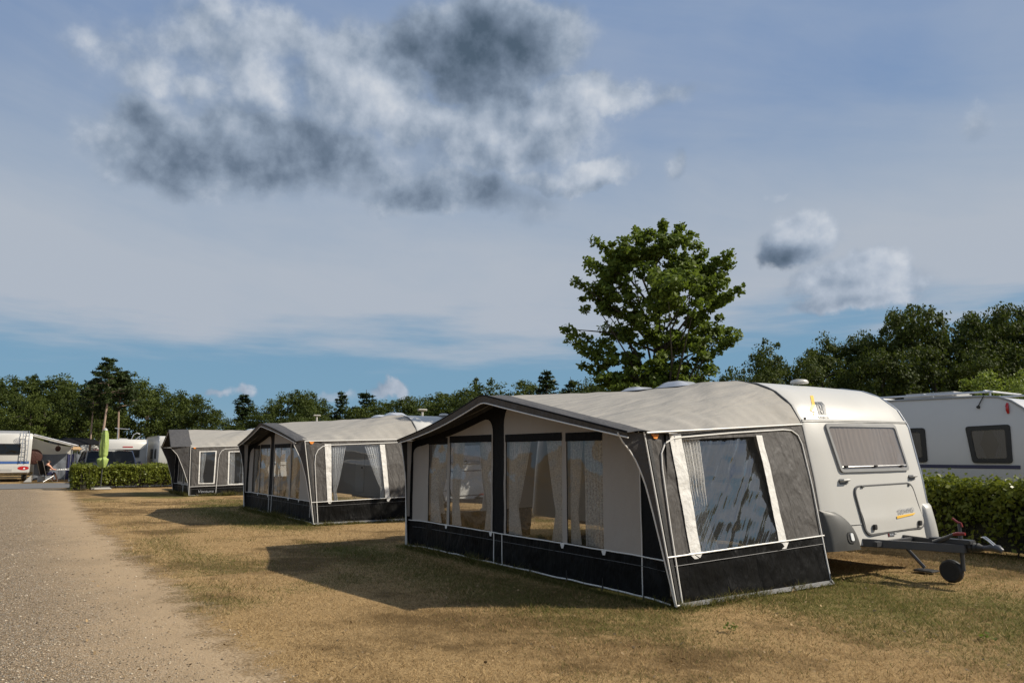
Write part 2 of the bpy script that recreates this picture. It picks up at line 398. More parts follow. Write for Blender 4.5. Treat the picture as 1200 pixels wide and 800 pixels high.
# ------------------------------------------------------------------ mesh helpers
class MB:
    def __init__(self): self.v = []; self.f = []
    def add(self, vs, fs):
        o = len(self.v); self.v.extend([tuple(p) for p in vs]); self.f.extend([tuple(i + o for i in f) for f in fs]); return self
    def grid(self, fn, nu, nv, flip=False):
        vs = [fn(i / nu, j / nv) for j in range(nv + 1) for i in range(nu + 1)]
        fs = []
        for j in range(nv):
            for i in range(nu):
                a = j * (nu + 1) + i; q = (a, a + 1, a + nu + 2, a + nu + 1)
                fs.append(q[::-1] if flip else q)
        return self.add(vs, fs)
    def box(self, x0, y0, z0, x1, y1, z1):
        vs = [(x, y, z) for z in (z0, z1) for y in (y0, y1) for x in (x0, x1)]
        return self.add(vs, [(0, 2, 3, 1), (4, 5, 7, 6), (0, 1, 5, 4), (2, 6, 7, 3), (0, 4, 6, 2), (1, 3, 7, 5)])
    def tube(self, pts, r, n=6, cap=True):
        pts = [Vector(p) for p in pts]
        rs = r if isinstance(r, (list, tuple)) else [r] * len(pts)
        rings = []; up = None
        for i, p in enumerate(pts):
            d = (pts[min(i + 1, len(pts) - 1)] - pts[max(i - 1, 0)])
            d = d.normalized() if d.length > 1e-9 else Vector((0, 0, 1))
            if up is None: up = Vector((0, 0, 1)) if abs(d.z) < .9 else Vector((1, 0, 0))
            a = d.cross(up); a = a.normalized() if a.length > 1e-6 else d.orthogonal().normalized()
            b = a.cross(d); up = b
            rings.append([p + (a * math.cos(2 * math.pi * k / n) + b * math.sin(2 * math.pi * k / n)) * rs[i] for k in range(n)])
        vs = [q for rg in rings for q in rg]; fs = []
        for i in range(len(rings) - 1):
            for k in range(n):
                fs.append((i * n + k, i * n + (k + 1) % n, (i + 1) * n + (k + 1) % n, (i + 1) * n + k))
        if cap: fs.append(tuple(range(n))[::-1]); fs.append(tuple(range((len(rings) - 1) * n, len(rings) * n)))
        return self.add(vs, fs)
    def lathe(self, prof, n=20, axis='z', c=(0, 0, 0)):
        vs = []
        for (r, h) in prof:
            for k in range(n):
                a = 2 * math.pi * k / n; x, y = r * math.cos(a), r * math.sin(a)
                p = {'z': (x, y, h), 'y': (x, h, y), 'x': (h, x, y)}[axis]
                vs.append((p[0] + c[0], p[1] + c[1], p[2] + c[2]))
        fs = []
        for i in range(len(prof) - 1):
            for k in range(n): fs.append((i * n + k, i * n + (k + 1) % n, (i + 1) * n + (k + 1) % n, (i + 1) * n + k))
        fs.append(tuple(range(n))[::-1]); fs.append(tuple(range((len(prof) - 1) * n, len(prof) * n)))
        return self.add(vs, fs)
    def sheet(self, outline, fn, holes=(), step=None, thick=0.0):
        """2-D outline with holes, triangulated and mapped to 3-D by fn"""
        pts = []; edges = []
        loops = [outline] + list(holes)
        for lp in loops:
            o = len(pts); dl = []
            for i in range(len(lp)):
                a, b = lp[i], lp[(i + 1) % len(lp)]
                n = 1
                if step: n = max(1, int(math.hypot(b[0] - a[0], b[1] - a[1]) / step))
                for k in range(n): dl.append((a[0] + (b[0] - a[0]) * k / n, a[1] + (b[1] - a[1]) * k / n))
            pts += dl; edges += [(o + i, o + (i + 1) % len(dl)) for i in range(len(dl))]
        def inside(p, lp):
            c = False; j = len(lp) - 1
            for i in range(len(lp)):
                if (lp[i][1] > p[1]) != (lp[j][1] > p[1]) and p[0] < (lp[j][0] - lp[i][0]) * (p[1] - lp[i][1]) / (lp[j][1] - lp[i][1]) + lp[i][0]: c = not c
                j = i
            return c
        ok = lambda p: inside(p, outline) and not any(inside(p, h) for h in holes)
        if step:
            xs = [p[0] for p in outline]; ys = [p[1] for p in outline]
            bd = list(pts)
            y = min(ys) + step * .5
            while y < max(ys):
                x = min(xs) + step * .5
                while x < max(xs):
                    p = (x + random.uniform(-.1, .1) * step, y + random.uniform(-.1, .1) * step)
                    if ok(p) and min((p[0] - q[0]) ** 2 + (p[1] - q[1]) ** 2 for q in bd) > (step * .4) ** 2: pts.append(p)
                    x += step
                y += step
        r = delaunay_2d_cdt([Vector(p) for p in pts], edges, [], 0, 1e-6)
        V2 = r[0]; F = []
        for f in r[2]:
            c = (sum(V2[i][0] for i in f) / len(f), sum(V2[i][1] for i in f) / len(f))
            if ok(c): F.append(tuple(f))
        vs = [tuple(fn(p[0], p[1])) for p in V2]
        if thick:
            n = len(vs); v3 = [Vector(v) for v in vs]
            nr = [Vector() for _ in vs]; cnt = {}
            for f in F:
                nn = (v3[f[1]] - v3[f[0]]).cross(v3[f[2]] - v3[f[0]])
                for i in f: nr[i] += nn
                for a, b in zip(f, f[1:] + f[:1]): cnt[(a, b)] = 1
            back = [tuple(v3[i] - nr[i].normalized() * thick) if nr[i].length > 0 else vs[i] for i in range(n)]
            F2 = F + [tuple(i + n for i in f[::-1]) for f in F]
            for (a, b) in cnt:
                if (b, a) not in cnt: F2.append((b, a, a + n, b + n))
            return self.add(vs + back, F2)
        return self.add(vs, F)
    def mesh(self, name):
        me = bpy.data.meshes.new(name); me.from_pydata([tuple(map(float, p)) for p in self.v], [], self.f); me.update(); return me
    def build(self, name, mat, parent=None, smooth=True, bevel=0.0, angle=40):
        me = self.mesh(name)
        return link(name, me, mat, parent, smooth, bevel, angle)

def link(name, me, mat, parent=None, smooth=True, bevel=0.0, angle=40):
    if mat is not None and not me.materials: me.materials.append(M[mat] if isinstance(mat, str) else mat)
    if bevel:
        bm = bmesh.new(); bm.from_mesh(me)
        es = [e for e in bm.edges if len(e.link_faces) == 2 and e.calc_face_angle(0) > R(30)]
        bmesh.ops.bevel(bm, geom=es, offset=bevel, segments=2, affect='EDGES', clamp_overlap=True)
        bm.to_mesh(me); bm.free()
    if smooth:
        me.shade_smooth()
        try: me.set_sharp_from_angle(angle=R(angle))
        except Exception: pass
    o = bpy.data.objects.new(name, me); COL.objects.link(o)
    if parent is not None: o.parent = parent
    return o

def tag(o, label=None, cat=None, group=None, kind=None):
    if label: o['label'] = label
    if cat: o['category'] = cat
    if group: o['group'] = group
    if kind: o['kind'] = kind
    return o

def thing(name, label, cat, loc=(0, 0, 0), rz=0.0, group=None):
    o = bpy.data.objects.new(name, None); COL.objects.link(o)
    o.empty_display_size = .3; o.location = loc; o.rotation_euler = (0, 0, rz)
    return tag(o, label, cat, group)

def copy_tree(o, parent=None):
    c = o.copy(); COL.objects.link(c); c.parent = parent
    for ch in list(o.children): copy_tree(ch, c)
    return c

def np_mesh(name, V, F, tone=None):
    me = bpy.data.meshes.new(name)
    V = np.asarray(V, np.float32); F = np.asarray(F, np.int32)
    me.vertices.add(len(V)); me.vertices.foreach_set('co', V.ravel())
    k = F.shape[1]
    me.loops.add(F.size); me.loops.foreach_set('vertex_index', F.ravel())
    me.polygons.add(len(F)); me.polygons.foreach_set('loop_start', np.arange(0, F.size, k, dtype=np.int32))
    try: me.polygons.foreach_set('loop_total', np.full(len(F), k, np.int32))
    except Exception: pass
    if tone is not None:
        a = me.attributes.new('tone', 'FLOAT', 'POINT'); a.data.foreach_set('value', np.asarray(tone, np.float32).ravel())
    me.update(calc_edges=True); me.validate()
    return me

def text_mesh(txt, size, extrude=.001, italic=False):
    cu = bpy.data.curves.new('lettering', 'FONT'); cu.body = txt; cu.size = size; cu.extrude = extrude
    cu.align_x = 'CENTER'; cu.align_y = 'CENTER'
    if italic: cu.shear = .25
    ob = bpy.data.objects.new('lettering', cu); COL.objects.link(ob)
    dg = bpy.context.evaluated_depsgraph_get(); dg.update()
    me = bpy.data.meshes.new_from_object(ob.evaluated_get(dg))
    bpy.data.objects.remove(ob); bpy.data.curves.remove(cu)
    return me

def interp(x, xs, ys): return float(np.interp(x, xs, ys))
def lerp(a, b, t): return a + (b - a) * t

M['thin_cloth'] = cloth('thin_cloth', (.62, .60, .54), .06, .3, 2.0, (1, 1, 1), .8, .1, .5)
M['frame_grey'] = pmat('frame_grey', (.24, .24, .235), .4, .06, 5)

from mathutils import noise as mnoise

# ------------------------------------------------------------------ shared caravan / awning rail profile (height -> x)
RAILZ = [0, .04, .58, 1.3, 2.02, 2.29, 2.5, 2.61, 2.67]
RAILX = [.11, .11, .03, -.06, -.19, -.34, -.6, -.88, -1.22]
V0, V1, VM, HW = 2.78, 5.30, 4.04, 1.27
def front_pt(v, z, off=0.0):
    t = (v - VM) / HW
    x = interp(z, RAILZ, RAILX) + .06 * (1 - t * t) + .05 * (v - 2.75)
    if off:
        dz = .02
        x2 = interp(z + dz, RAILZ, RAILX) - interp(z - dz, RAILZ, RAILX)
        n = Vector((2 * dz, 0, -x2)).normalized()
        return (x + n.x * off, v, z + n.z * off)
    return (x, v, z)

def rounded(poly, r, n=5):
    out = []
    for i, p in enumerate(poly):
        a = Vector(poly[i - 1]); b = Vector(p); c = Vector(poly[(i + 1) % len(poly)])
        rr = r[i] if isinstance(r, (list, tuple)) else r
        if rr <= 0: out.append(tuple(b)); continue
        p0 = b + (a - b).normalized() * rr; p1 = b + (c - b).normalized() * rr
        for k in range(n + 1):
            t = k / n
            q = p0 * (1 - t) ** 2 + b * 2 * t * (1 - t) + p1 * t * t
            out.append((q.x, q.y))
    return out
def inset(poly, d):
    cx = sum(p[0] for p in poly) / len(poly); cy = sum(p[1] for p in poly) / len(poly)
    out = []
    for p in poly:
        dx, dy = p[0] - cx, p[1] - cy
        w = max(abs(q[0] - cx) for q in poly); h = max(abs(q[1] - cy) for q in poly)
        out.append((cx + dx * (1 - d / w), cy + dy * (1 - d / h)))
    return out

def wheel(parent, x, y, r=.31, w=.18):
    t = MB().lathe([(r * .62, -w / 2), (r * .93, -w / 2), (r, -w * .32), (r, w * .32), (r * .93, w / 2), (r * .62, w / 2)], 26, 'y')
    wh = t.build('wheel', 'rubber', parent); wh.location = (x, y, r)
    rm = MB().lathe([(.04, -w * .56), (r * .2, -w * .55), (r * .3, -w * .42), (r * .5, -w * .44), (r * .63, -w * .52), (r * .63, w * .4), (.05, w * .4)], 22, 'y').build('rim', 'trim_metal', wh)
    return wh

def make_caravan(label, x0, badge, group='touring caravans parked behind their awnings'):
    t = thing('caravan', label, 'caravan', (x0, 0, 0), 0, group)
    # shell
    prof = [(z, interp(z, RAILZ, RAILX)) for z in (.42, .5, .62, .8, 1.0, 1.3, 1.65, 2.02, 2.15, 2.29, 2.4, 2.5, 2.56, 2.61, 2.645, 2.67)]
    pts = [(x, z, 1.0) for z, x in prof]
    pts += [(-1.8, 2.69, .6), (-3, 2.70, .2), (-4.8, 2.69, 0), (-5.6, 2.63, 0), (-6.0, 2.5, 0), (-6.25, 2.25, 0), (-6.38, 1.9, 0), (-6.42, 1.2, 0), (-6.4, .45, 0), (-6.3, .40, 0), (-.05, .40, 1.0)]
    vs = [V0, V0 + .012, V0 + .05, 3.1, 3.5, VM, 4.6, 5.0, V1 - .05, V1 - .012, V1]
    ins = [.035, .012, 0, 0, 0, 0, 0, 0, 0, .012, .035]
    cx, cz = -2.9, 1.5
    V = []; n = len(pts)
    for v, d in zip(vs, ins):
        tt = (v - VM) / HW
        for (x, z, w) in pts:
            xx = x + w * (.06 * (1 - tt * tt) + .05 * (v - 2.75))
            V.append((xx - d * (1 if xx > cx else -1) * (abs(z - 2.7) > .12), v, z - d * (1 if z > cz else -1)))
    F = []
    for j in range(len(vs) - 1):
        for i in range(n): F.append((j * n + i, (j + 1) * n + i, (j + 1) * n + (i + 1) % n, j * n + (i + 1) % n))
    F.append(tuple(range(n))); F.append(tuple(range((len(vs) - 1) * n, len(vs) * n))[::-1])
    MB().add(V, F).build('body', 'caravan_white', t, True, 0, 35)
    # front seams (flat rubber joints)
    for q, rad in (([front_pt(v, 2.045 + .03 * (v - 2.8) / 2.5, .002) for v in np.linspace(V0 + .01, V1 - .01, 14)], .009),
                   ([front_pt(v, .685, .002) for v in np.linspace(V0 + .02, 3.53, 6)], .008), ([front_pt(v, .70, .002) for v in np.linspace(5.06, V1 - .01, 5)], .008)):
        MB().tube(q, rad, 6).build('joint', 'seal', t)
    st = MB().grid(lambda a, b: front_pt(lerp(V0 + .03, V1 - .03, a), 2.062 + .03 * a + .02 * b, .006 + .004 * math.sin(b * math.pi)), 12, 3)
    st.build('trim_strip', 'caravan_white', t)
    # edge rails on both corners
    for v in (V0 - .004, V1 + .004):
        e = MB(); dv = .05 * (v - 2.75)
        e.tube([(interp(z, RAILZ, RAILX) + dv - .01, v, z + .004) for z in np.linspace(.45, 2.67, 34)] + [(-4.8, v, 2.695), (-5.6, v, 2.635), (-6.0, v, 2.505), (-6.26, v, 2.25), (-6.39, v, 1.9)], .014, 6)
        e.build('edge_rail', 'trim_metal' if v > 4 else 'seal', t)
    # front window
    wo = rounded([(3.19, 2.02), (4.84, 2.04), (4.92, 1.375), (3.29, 1.365)], .06)
    wi = inset(wo, .042)
    fr = MB().sheet(wo[::-1], lambda a, b: front_pt(a, b, .028), [wi[::-1]], .2, .032).build('front_window', 'frame_grey', t, True, 0, 50)
    MB().sheet(wi[::-1], lambda a, b: front_pt(a, b, .020), [], .15).build('pane', 'glass_window', fr)
    def cur(a, b, va, vb, w):
        v = lerp(va, vb, a) + .012 * math.sin(a * 40)
        return front_pt(v, lerp(1.42, 1.985, b), .007 + .004 * math.sin(a * w + 5 * mnoise.noise(Vector((a * 6, b * .8, 2)))) * (.4 + .9 * abs(mnoise.noise(Vector((a * 4, b, 8))))))
    MB().grid(lambda a, b: cur(a, b, 3.27, 4.86, 95.0), 150, 4).build('curtain', 'net_warm', fr)
    MB().tube([front_pt(v, 1.437 + .01 * (v - 3.3), .024) for v in np.linspace(3.33, 4.86, 10)], .006, 5).build('stay_bar', 'trim_metal', fr)
    for v in (3.40, 4.05, 4.72):
        p = front_pt(v, 1.44, .03); MB().box(p[0] - .012, v - .035, p[2] - .014, p[0] + .02, v + .035, p[2] + .014).build('catch', 'rubber', fr, True, .006)
    # gas locker door, slightly proud, with fold, latches and hinges
    lo = rounded([(3.50, 1.165), (4.885, 1.185), (5.03, .585), (3.585, .55)], [.12, .12, .12, .12], 6)
    def lk(a, b): return front_pt(a, b, .020 + .016 * max(0, 1 - abs(b - .72) / .12))
    dr = MB().sheet(lo[::-1], lk, [], .09, .03).build('locker_door', 'caravan_white', t, True, 0, 30)
    MB().tube([front_pt(a, b, .012) for a, b in inset(lo, -.014)] + [front_pt(*inset(lo, -.014)[0], .012)], .013, 6, False).build('door_seal', 'seal', dr)
    for v in (3.66, 4.80):
        p = front_pt(v, 1.172, .022); MB().box(p[0] - .01, v - .03, p[2] - .012, p[0] + .022, v + .03, p[2] + .012).build('hinge', 'plastic_grey', dr, True, .005)
    for v in (3.74, 4.86):
        p = front_pt(v, .635, .045); MB().box(p[0] - .02, v - .035, p[2] - .035, p[0] + .018, v + .035, p[2] + .035).build('latch', 'rubber', dr, True, .008)
    # grab handles
    for v, z in ((3.32, 1.25), (4.97, 1.278)):
        base = rounded([(v - .09, z + .035), (v + .09, z + .035), (v + .09, z - .035), (v - .09, z - .035)], .034)
        h = MB().sheet(base[::-1], lambda a, b: front_pt(a, b, .010), [], .05, .012).build('grab_handle', 'seal', t)
        MB().tube([front_pt(v - .085, z + .01, .012), front_pt(v - .06, z + .012, .05), front_pt(v + .06, z + .014, .05), front_pt(v + .085, z + .012, .012)], .015, 8).build('grip', 'plastic_pale', h)
    # lower corner mouldings with marker lamps
    def corner(near):
        def fn(a, b):
            z = lerp(.37, .90, b)
            w = .66 * math.sqrt(max(0, 1 - max(0, (z - .37) / .53) ** 2.2)) + .01 if near else .17 + .08 * (1 - ((z - .45) / .5) ** 2)
            v = (2.755 + w * a) if near else (5.33 - .03 - w * (1 - a) + .06 * a)
            off = .012 + .075 * math.sin(math.pi * min(1, max(0, a * .85 + .1))) * math.sin(math.pi * (.12 + .80 * (1 - b)) * .75)
            if near and a == 0: off = -.12
            if not near and a == 1: off = -.12
            if a == (1 if near else 0): off = -.004
            if b == 1: off = -.004
            return front_pt(v, z, off)
        return MB().grid(fn, 12, 12)
    cn = corner(True).build('corner_moulding', 'moulding', t, True, 0, 60)
    tag(cn, 'grey lower corner moulding coloured darker for shade, with an oval marker lamp')
    MB().sheet(rounded([(3.08, .60), (3.22, .60), (3.24, .46), (3.08, .46)], .06)[::-1], lambda a, b: front_pt(a, b, .094), [], .04, .012).build('lamp_recess', 'rubber', cn)
    MB().sheet(rounded([(3.13, .585), (3.18, .585), (3.19, .485), (3.13, .485)], .024)[::-1], lambda a, b: front_pt(a, b, .106), [], .03, .01).build('marker_lamp', 'lens', cn)
    corner(False).build('corner_moulding', 'plastic_pale', t, True, 0, 60)
    # chassis: A frame, coupling, brake lever, jockey wheel, corner steady
    df = MB()
    for y in (3.02, 4.95):
        df.add([(x, yy + s * .03, z) for (x, yy) in ((-1.2, y), (1.22, 3.98 + (.07 if y > 4 else -.07))) for s in (-1, 1) for z in (.40, .50)],
               [(0, 2, 3, 1), (4, 5, 7, 6), (0, 1, 5, 4), (2, 6, 7, 3), (1, 3, 7, 5), (0, 4, 6, 2)])
    df.box(.30, 3.42, .415, .36, 4.52, .485)
    dfo = df.build('drawbar', 'steel', t, True, .008)
    MB().box(.78, 3.90, .50, 1.28, 4.06, .555).build('cover_plate', 'steel', dfo, True, .01)
    MB().lathe([(.045, 0), (.062, .02), (.05, .045), (.062, .07), (.05, .095), (.058, .12), (.04, .15), (.03, .18)], 14, 'x', (1.22, 3.98, .47)).build('gaiter', 'rubber', dfo)
    cp = MB().tube([(1.36, 3.98, .47), (1.44, 3.98, .475), (1.50, 3.98, .49), (1.56, 3.98, .48), (1.60, 3.98, .455)], [.03, .034, .046, .046, .03], 10).build('coupling', 'steel', dfo)
    for dy in (-.028, .028):
        MB().tube([(1.52, 3.98 + dy, .515), (1.46, 3.98 + dy, .57), (1.41, 3.98 + dy * 1.3, .605), (1.385, 3.98 + dy * .6, .60)], .009, 6).build('release_handle', 'trim_metal', cp)
    bl = MB().tube([(.86, 3.86, .50), (1.04, 3.86, .58), (1.12, 3.86, .625)], [.028, .024, .018], 8).build('brake_lever', 'steel', t)
    MB().tube([(1.11, 3.86, .62), (1.17, 3.86, .632), (1.25, 3.86, .636)], [.020, .022, .019], 8).build('grip', 'red', bl)
    jw = MB().lathe([(.05, -.045), (.118, -.045), (.142, -.02), (.142, .02), (.118, .045), (.05, .045)], 24, 'y', (.96, 4.05, .142)).build('jockey_wheel', 'rubber', t)
    tag(jw, 'black jockey wheel resting on the grass under the drawbar')
    MB().lathe([(.01, -.05), (.07, -.05), (.075, 0), (.07, .05), (.01, .05)], 16, 'y', (.96, 4.05, .142)).build('hub', 'rubber', jw)
    pst = MB().tube([(1.10, 4.06, .16), (1.10, 4.06, .62)], .026, 10).tube([(1.10, 4.06, .50), (1.10, 4.06, .74)], .02, 10).build('post', 'steel', jw)
    MB().tube([(.96, 4.05, .142), (1.05, 4.06, .19), (1.10, 4.06, .26)], .018, 6).build('fork', 'steel', jw)
    MB().tube([(1.02, 4.06, .80), (1.08, 4.06, .755), (1.12, 4.06, .745), (1.13, 4.06, .70)], .014, 6).build('crank', 'red', jw)
    sd = MB().tube([(.02, 4.55, .44), (.34, 4.62, .06)], .024, 6).build('corner_steady', 'steel', t)
    MB().box(.22, 4.52, .012, .48, 4.74, .035).build('foot_plate', 'steel', sd, True, .008)
    MB().box(-5.6, 3.2, .30, -.4, 3.28, .41).box(-5.6, 4.85, .30, -.4, 4.93, .41).box(-3.1, 2.95, .26, -2.98, 5.15, .34).build('chassis_rail', 'steel', t, False)
    wheel(t, -3.04, 2.95); wheel(t, -3.04, 5.15)
    # near side: door and window seen from inside the awning
    d = MB().box(-4.3, 2.752, .5, -3.65, 2.775, 2.3).build('door', 'caravan_white', t, True, .02)
    MB().box(-3.82, 2.735, 1.2, -3.72, 2.752, 1.26).build('handle', 'rubber', d, True, .005)
    w = MB().box(-2.6, 2.75, 1.2, -1.3, 2.775, 1.85).build('side_window', 'seal', t, True, .02)
    MB().box(-2.55, 2.742, 1.25, -1.35, 2.749, 1.8).build('pane', 'glass_dark', w, False)
    # roof fittings
    MB().lathe([(.13, 0), (.135, .02), (.115, .05), (.06, .062), (.01, .065)], 20, 'z', (-.98, 3.95, 2.685)).build('roof_vent', 'caravan_white', t)
    for x, w_, h in ((-2.9, .46, .125), (-3.86, .38, .10)):
        rl = MB().box(x - w_, 3.02, 2.685, x + w_, 3.72, 2.715).build('roof_light', 'plastic_pale', t, True, .01)
        MB().grid(lambda a, b: (x + (a * 2 - 1) * (w_ - .02), 3.04 + .66 * b, 2.714 + h * min(1, 3.2 * min(a, 1 - a)) * min(1, 4 * min(b, 1 - b))), 14, 14).build('dome', 'dome_plastic', rl)
    if badge:
        fs = lambda a, b: front_pt(a, b, .004)
        yl = MB().sheet([(3.392, 2.437), (3.066, 2.212), (3.085, 2.205), (3.125, 2.215), (3.461, 2.44)], fs, [], .02)
        yl.tube([front_pt(*p, .004) for p in ((3.08, 2.212), (3.095, 2.188), (3.14, 2.184), (3.10, 2.155), (3.061, 2.12))], .006, 4)
        yl.build('lightning_mark', 'yellow', t, False)
        em = MB().sheet([(3.291, 2.335), (3.198, 2.147), (3.366, 2.152), (3.468, 2.342)], fs, [], .02).build('emblem', 'ink', t, False)
        wm = MB()
        EQ = lambda s, r: tuple(lerp(lerp((3.291, 2.335)[i], (3.468, 2.342)[i], s), lerp((3.198, 2.147)[i], (3.366, 2.152)[i], s), r) for i in (0, 1))
        for (a, b, c_) in (((.22, .08), (.30, .40), (.36, .62)), ((.42, .10), (.58, .35), (.50, .66)), ((.66, .16), (.74, .42), (.62, .74)), ((.84, .34), (.78, .60), (.60, .90)), ((.30, .68), (.34, .82), (.46, .94))):
            pa_, pb_, pc_ = EQ(*a), EQ(*b), EQ(*c_)
            wm.tube([front_pt(*pa_, .0065), front_pt(*pb_, .0065), front_pt(*pc_, .0065)], [.005, .011, .006], 5)
        wm.build('emblem_stroke', 'caravan_white', em)
        def lay(txt, size, v, z, sx, mat, name, off=.004, tilt=.0):
            me = text_mesh(txt, size, .0008)
            for p in me.vertices:
                p.co = front_pt(v + p.co.x * sx, z + p.co.y * .9 + tilt * p.co.x, off + p.co.z)
            return link(name, me, mat, t, False)
        lay('KNAUS', .070, 3.268, 2.108, .95, 'ink', 'lettering')
        o = lay('SÜDWIND', .100, 4.565, .815, .92, 'ink_grey', 'lettering', .036, .05)
        MB().add([front_pt(*p, .040) for p in ((4.30, .758), (4.80, .782), (4.74, .755), (4.29, .722))], [(0, 3, 2, 1)]).build('underline', 'yellow', t, False)
        pl = MB().sheet([(4.06, .545), (4.20, .545), (4.20, .495), (4.06, .495)][::-1], lambda a, b: front_pt(a, b, .006), [], None, .006).build('sticker', 'ink', t, False)
        sq = MB()
        for a in (4.10, 4.145): sq.add([front_pt(*p, .0085) for p in ((a, .53), (a + .03, .53), (a + .03, .508), (a, .508))], [(0, 3, 2, 1)])
        sq.build('mark', 'ink_grey', pl, False)
        MB().add([front_pt(*p, .0085) for p in ((4.062, .545), (4.075, .545), (4.075, .495), (4.062, .495))], [(0, 3, 2, 1)]).build('mark', 'red', pl, False)
        MB().sheet([(4.22, .545), (4.27, .545), (4.27, .52), (4.22, .52)][::-1], lambda a, b: front_pt(a, b, .005), [], None, .004).build('sticker', 'plastic_pale', t, False)
        for v in (2.87,):
            p = front_pt(v, 2.085, .012); MB().lathe([(.014, -.01), (.014, .012), (.002, .014)], 10, 'x', p).build('screw_cap', 'rubber', t)
    return t

# ------------------------------------------------------------------ awnings
def make_awning(P):
    L, pk = P['L'], P['peak']
    t = thing('awning', P['label'], 'awning', (P['x0'], 0, 0), 0, 'awnings in a row along the gravel lane')
    ze, zp = P['eave'], P['peak_z']
    def Fz(u):
        u = min(max(u, 0), L)
        a = u / pk if u < pk else (L - u) / (L - pk)
        zl = ze if u < pk else ze + P.get('far_rise', .0)
        z = zl + (zp - zl) * a - (P.get('sag', .03) if u < pk else P.get('sag_far', .03)) * math.sin(math.pi * a)
        return z - .012 * max(0, (a - .97) / .03)
    lean = P['lean']
    def seam_y(u): return lerp(-lean, P['seam_pk'], u / pk) if u < pk else lerp(P['seam_pk'], P['seam_far'], (u - pk) / (L - pk))
    def edge_y(u): return lerp(P['edge'][0], P['edge'][1], u / pk) if u < pk else lerp(P['edge'][1], P['edge'][2], (u - pk) / (L - pk))
    RY = 2.755
    SP = [0, .06, .12, .18, .25, .75, .82, .88, .94, 1]
    RU = [.19, .34, .6, .88, 1.22, L - 1.22, L - .88, L - .6, L - .34, L - .19]
    RZ = [2.02, 2.29, 2.5, 2.61, 2.675, 2.675, 2.61, 2.5, 2.29, 2.02]
    def roof(s, b):
        u0 = s * L
        A = Vector((-u0, seam_y(u0), Fz(u0))); B = Vector((-interp(s, SP, RU), RY, interp(s, SP, RZ)))
        p = A.lerp(B, b)
        p.z += P.get('roof_bow', 0) * math.sin(math.pi * b) * (1 if .05 < s < .95 else 0)
        e = min(s, 1 - s)
        k = math.exp(-e * 16) * min(1, e * 60)
        cr = mnoise.noise(Vector((b * 13 + s * 9, s * 2.2, 3.1))) * .080 * k
        cr += mnoise.noise(Vector((b * 6 - s * 10, s * 4, 7.7))) * .046 * min(1, e * 20) * (.25 + .75 * b)
        cr += mnoise.noise(Vector((b * 3, s * 5, 1.7))) * .012 * min(1, e * 20)
        p.z += cr
        return p
    MB().grid(roof, 110, 60).build('roof', 'roof_cloth', t, True, 0, 60)
    # hood over the front
    lip = P['lip']
    def hood(s, b):
        u = s * L
        if b < 0: return Vector((-u, lerp(seam_y(u), .14, -b), Fz(u) + .012 + .04 * b))
        if b <= 1:
            y = lerp(seam_y(u), edge_y(u), b); z = Fz(u) + .012 - .025 * b * b
            cr = mnoise.noise(Vector((s * 14 + b * 2, b * 2.5, 5.0))) * .010
            return Vector((-u, y, z + cr * math.sin(b * math.pi)))
        h = lip * (.5 + .5 * math.sin(math.pi * min(s / (pk / L) * .5 if u < pk else .5 + (u - pk) / (L - pk) * .5, 1)))
        return Vector((-u, edge_y(u) - .01 + .03 * (b - 1), Fz(u) - .013 - h * (b - 1)))
    hd = MB().grid(lambda a, b: hood(a, -1 + b * .999), 70, 2).grid(lambda a, b: hood(a, b * 1.0), 70, 8).grid(lambda a, b: hood(a, 1.0001 + b), 70, 2).build('hood', 'hood_cloth', t, True, 0, 50)
    MB().tube([hood(k / 60, 2.0) + Vector((0, -.006, -.004)) for k in range(61)], .009, 6).build('piping', 'piping', hd)
    MB().tube([hood(k / 60, 1.0) + Vector((0, -.004, .006)) for k in range(61)], .012, 6).build('ridge_tube', 'black_cloth', hd)
    # side walls -----------------------------------------------------------
    def side(s, z, off=0.0, far=False):
        fx, fy = P.get('rake', 0) * (.5 - z / ze), -lean * z / ze
        if far: fy = P['seam_far'] * z / ze - .02
        rx = interp(z, RAILZ, RAILX)
        wob = .010 * mnoise.noise(Vector((s * 5 + z * 3.0, z * 3 - s * 4, 2.0 if not far else 9.0))) * min(1, s * 8) * min(1, (1 - s) * 8) if 0 < s < 1 else 0
        x = fx + (rx - fx) * s + off + wob; y = fy + (RY - fy) * s
        return Vector((-L - x if far else x, y, z))
    def ztop(s): return lerp(ze - .005, 2.015, s)
    def zsk(s): return P['sk'] + .06 * s
    for far in (False, True):
        wins = P['far_windows'] if far else P['windows']
        holes = [w['quad'] for w in wins]
        sgn = -1 if far else 1
        fx = lambda q: q if not far else q[::-1]
        fn = lambda a, b, o=0.0, far=far: side(a, b, o, far)
        up = [(0, zsk(0)), (.5, zsk(.5)), (1, zsk(1)), (1, 2.015), (.5, ztop(.5)), (0, ze - .005)]
        wl = MB().sheet(fx(up), fn, [fx(h) for h in holes], .09).build('side_wall', 'side_cloth' if not far else 'pale_cloth', t, True, 0, 60)
        sk = MB().sheet(fx([(0, .012), (.5, .018), (1, .02), (1, zsk(1)), (.5, zsk(.5)), (0, zsk(0))]), lambda a, b: side(a, b, .003 + .030 * max(0, mnoise.noise(Vector((a * 12 + b * 5, b * 4 - a * 5, 4.0)))), far), [], .07).build('mud_wall', 'skirt_cloth', t, True, 0, 60)
        pp = MB()
        pp.tube([side(a, zsk(a), .016, far) for a in np.linspace(0, 1, 16)], .009, 6)
        pp.tube([side(a, .022 + .014 * mnoise.noise(Vector((a * 11, 3.3, 0))), .016 + .012 * mnoise.noise(Vector((a * 8, 1.3, 4))), far) for a in np.linspace(0, 1, 36)], .010, 6)
        pp.build('piping', 'piping', sk)
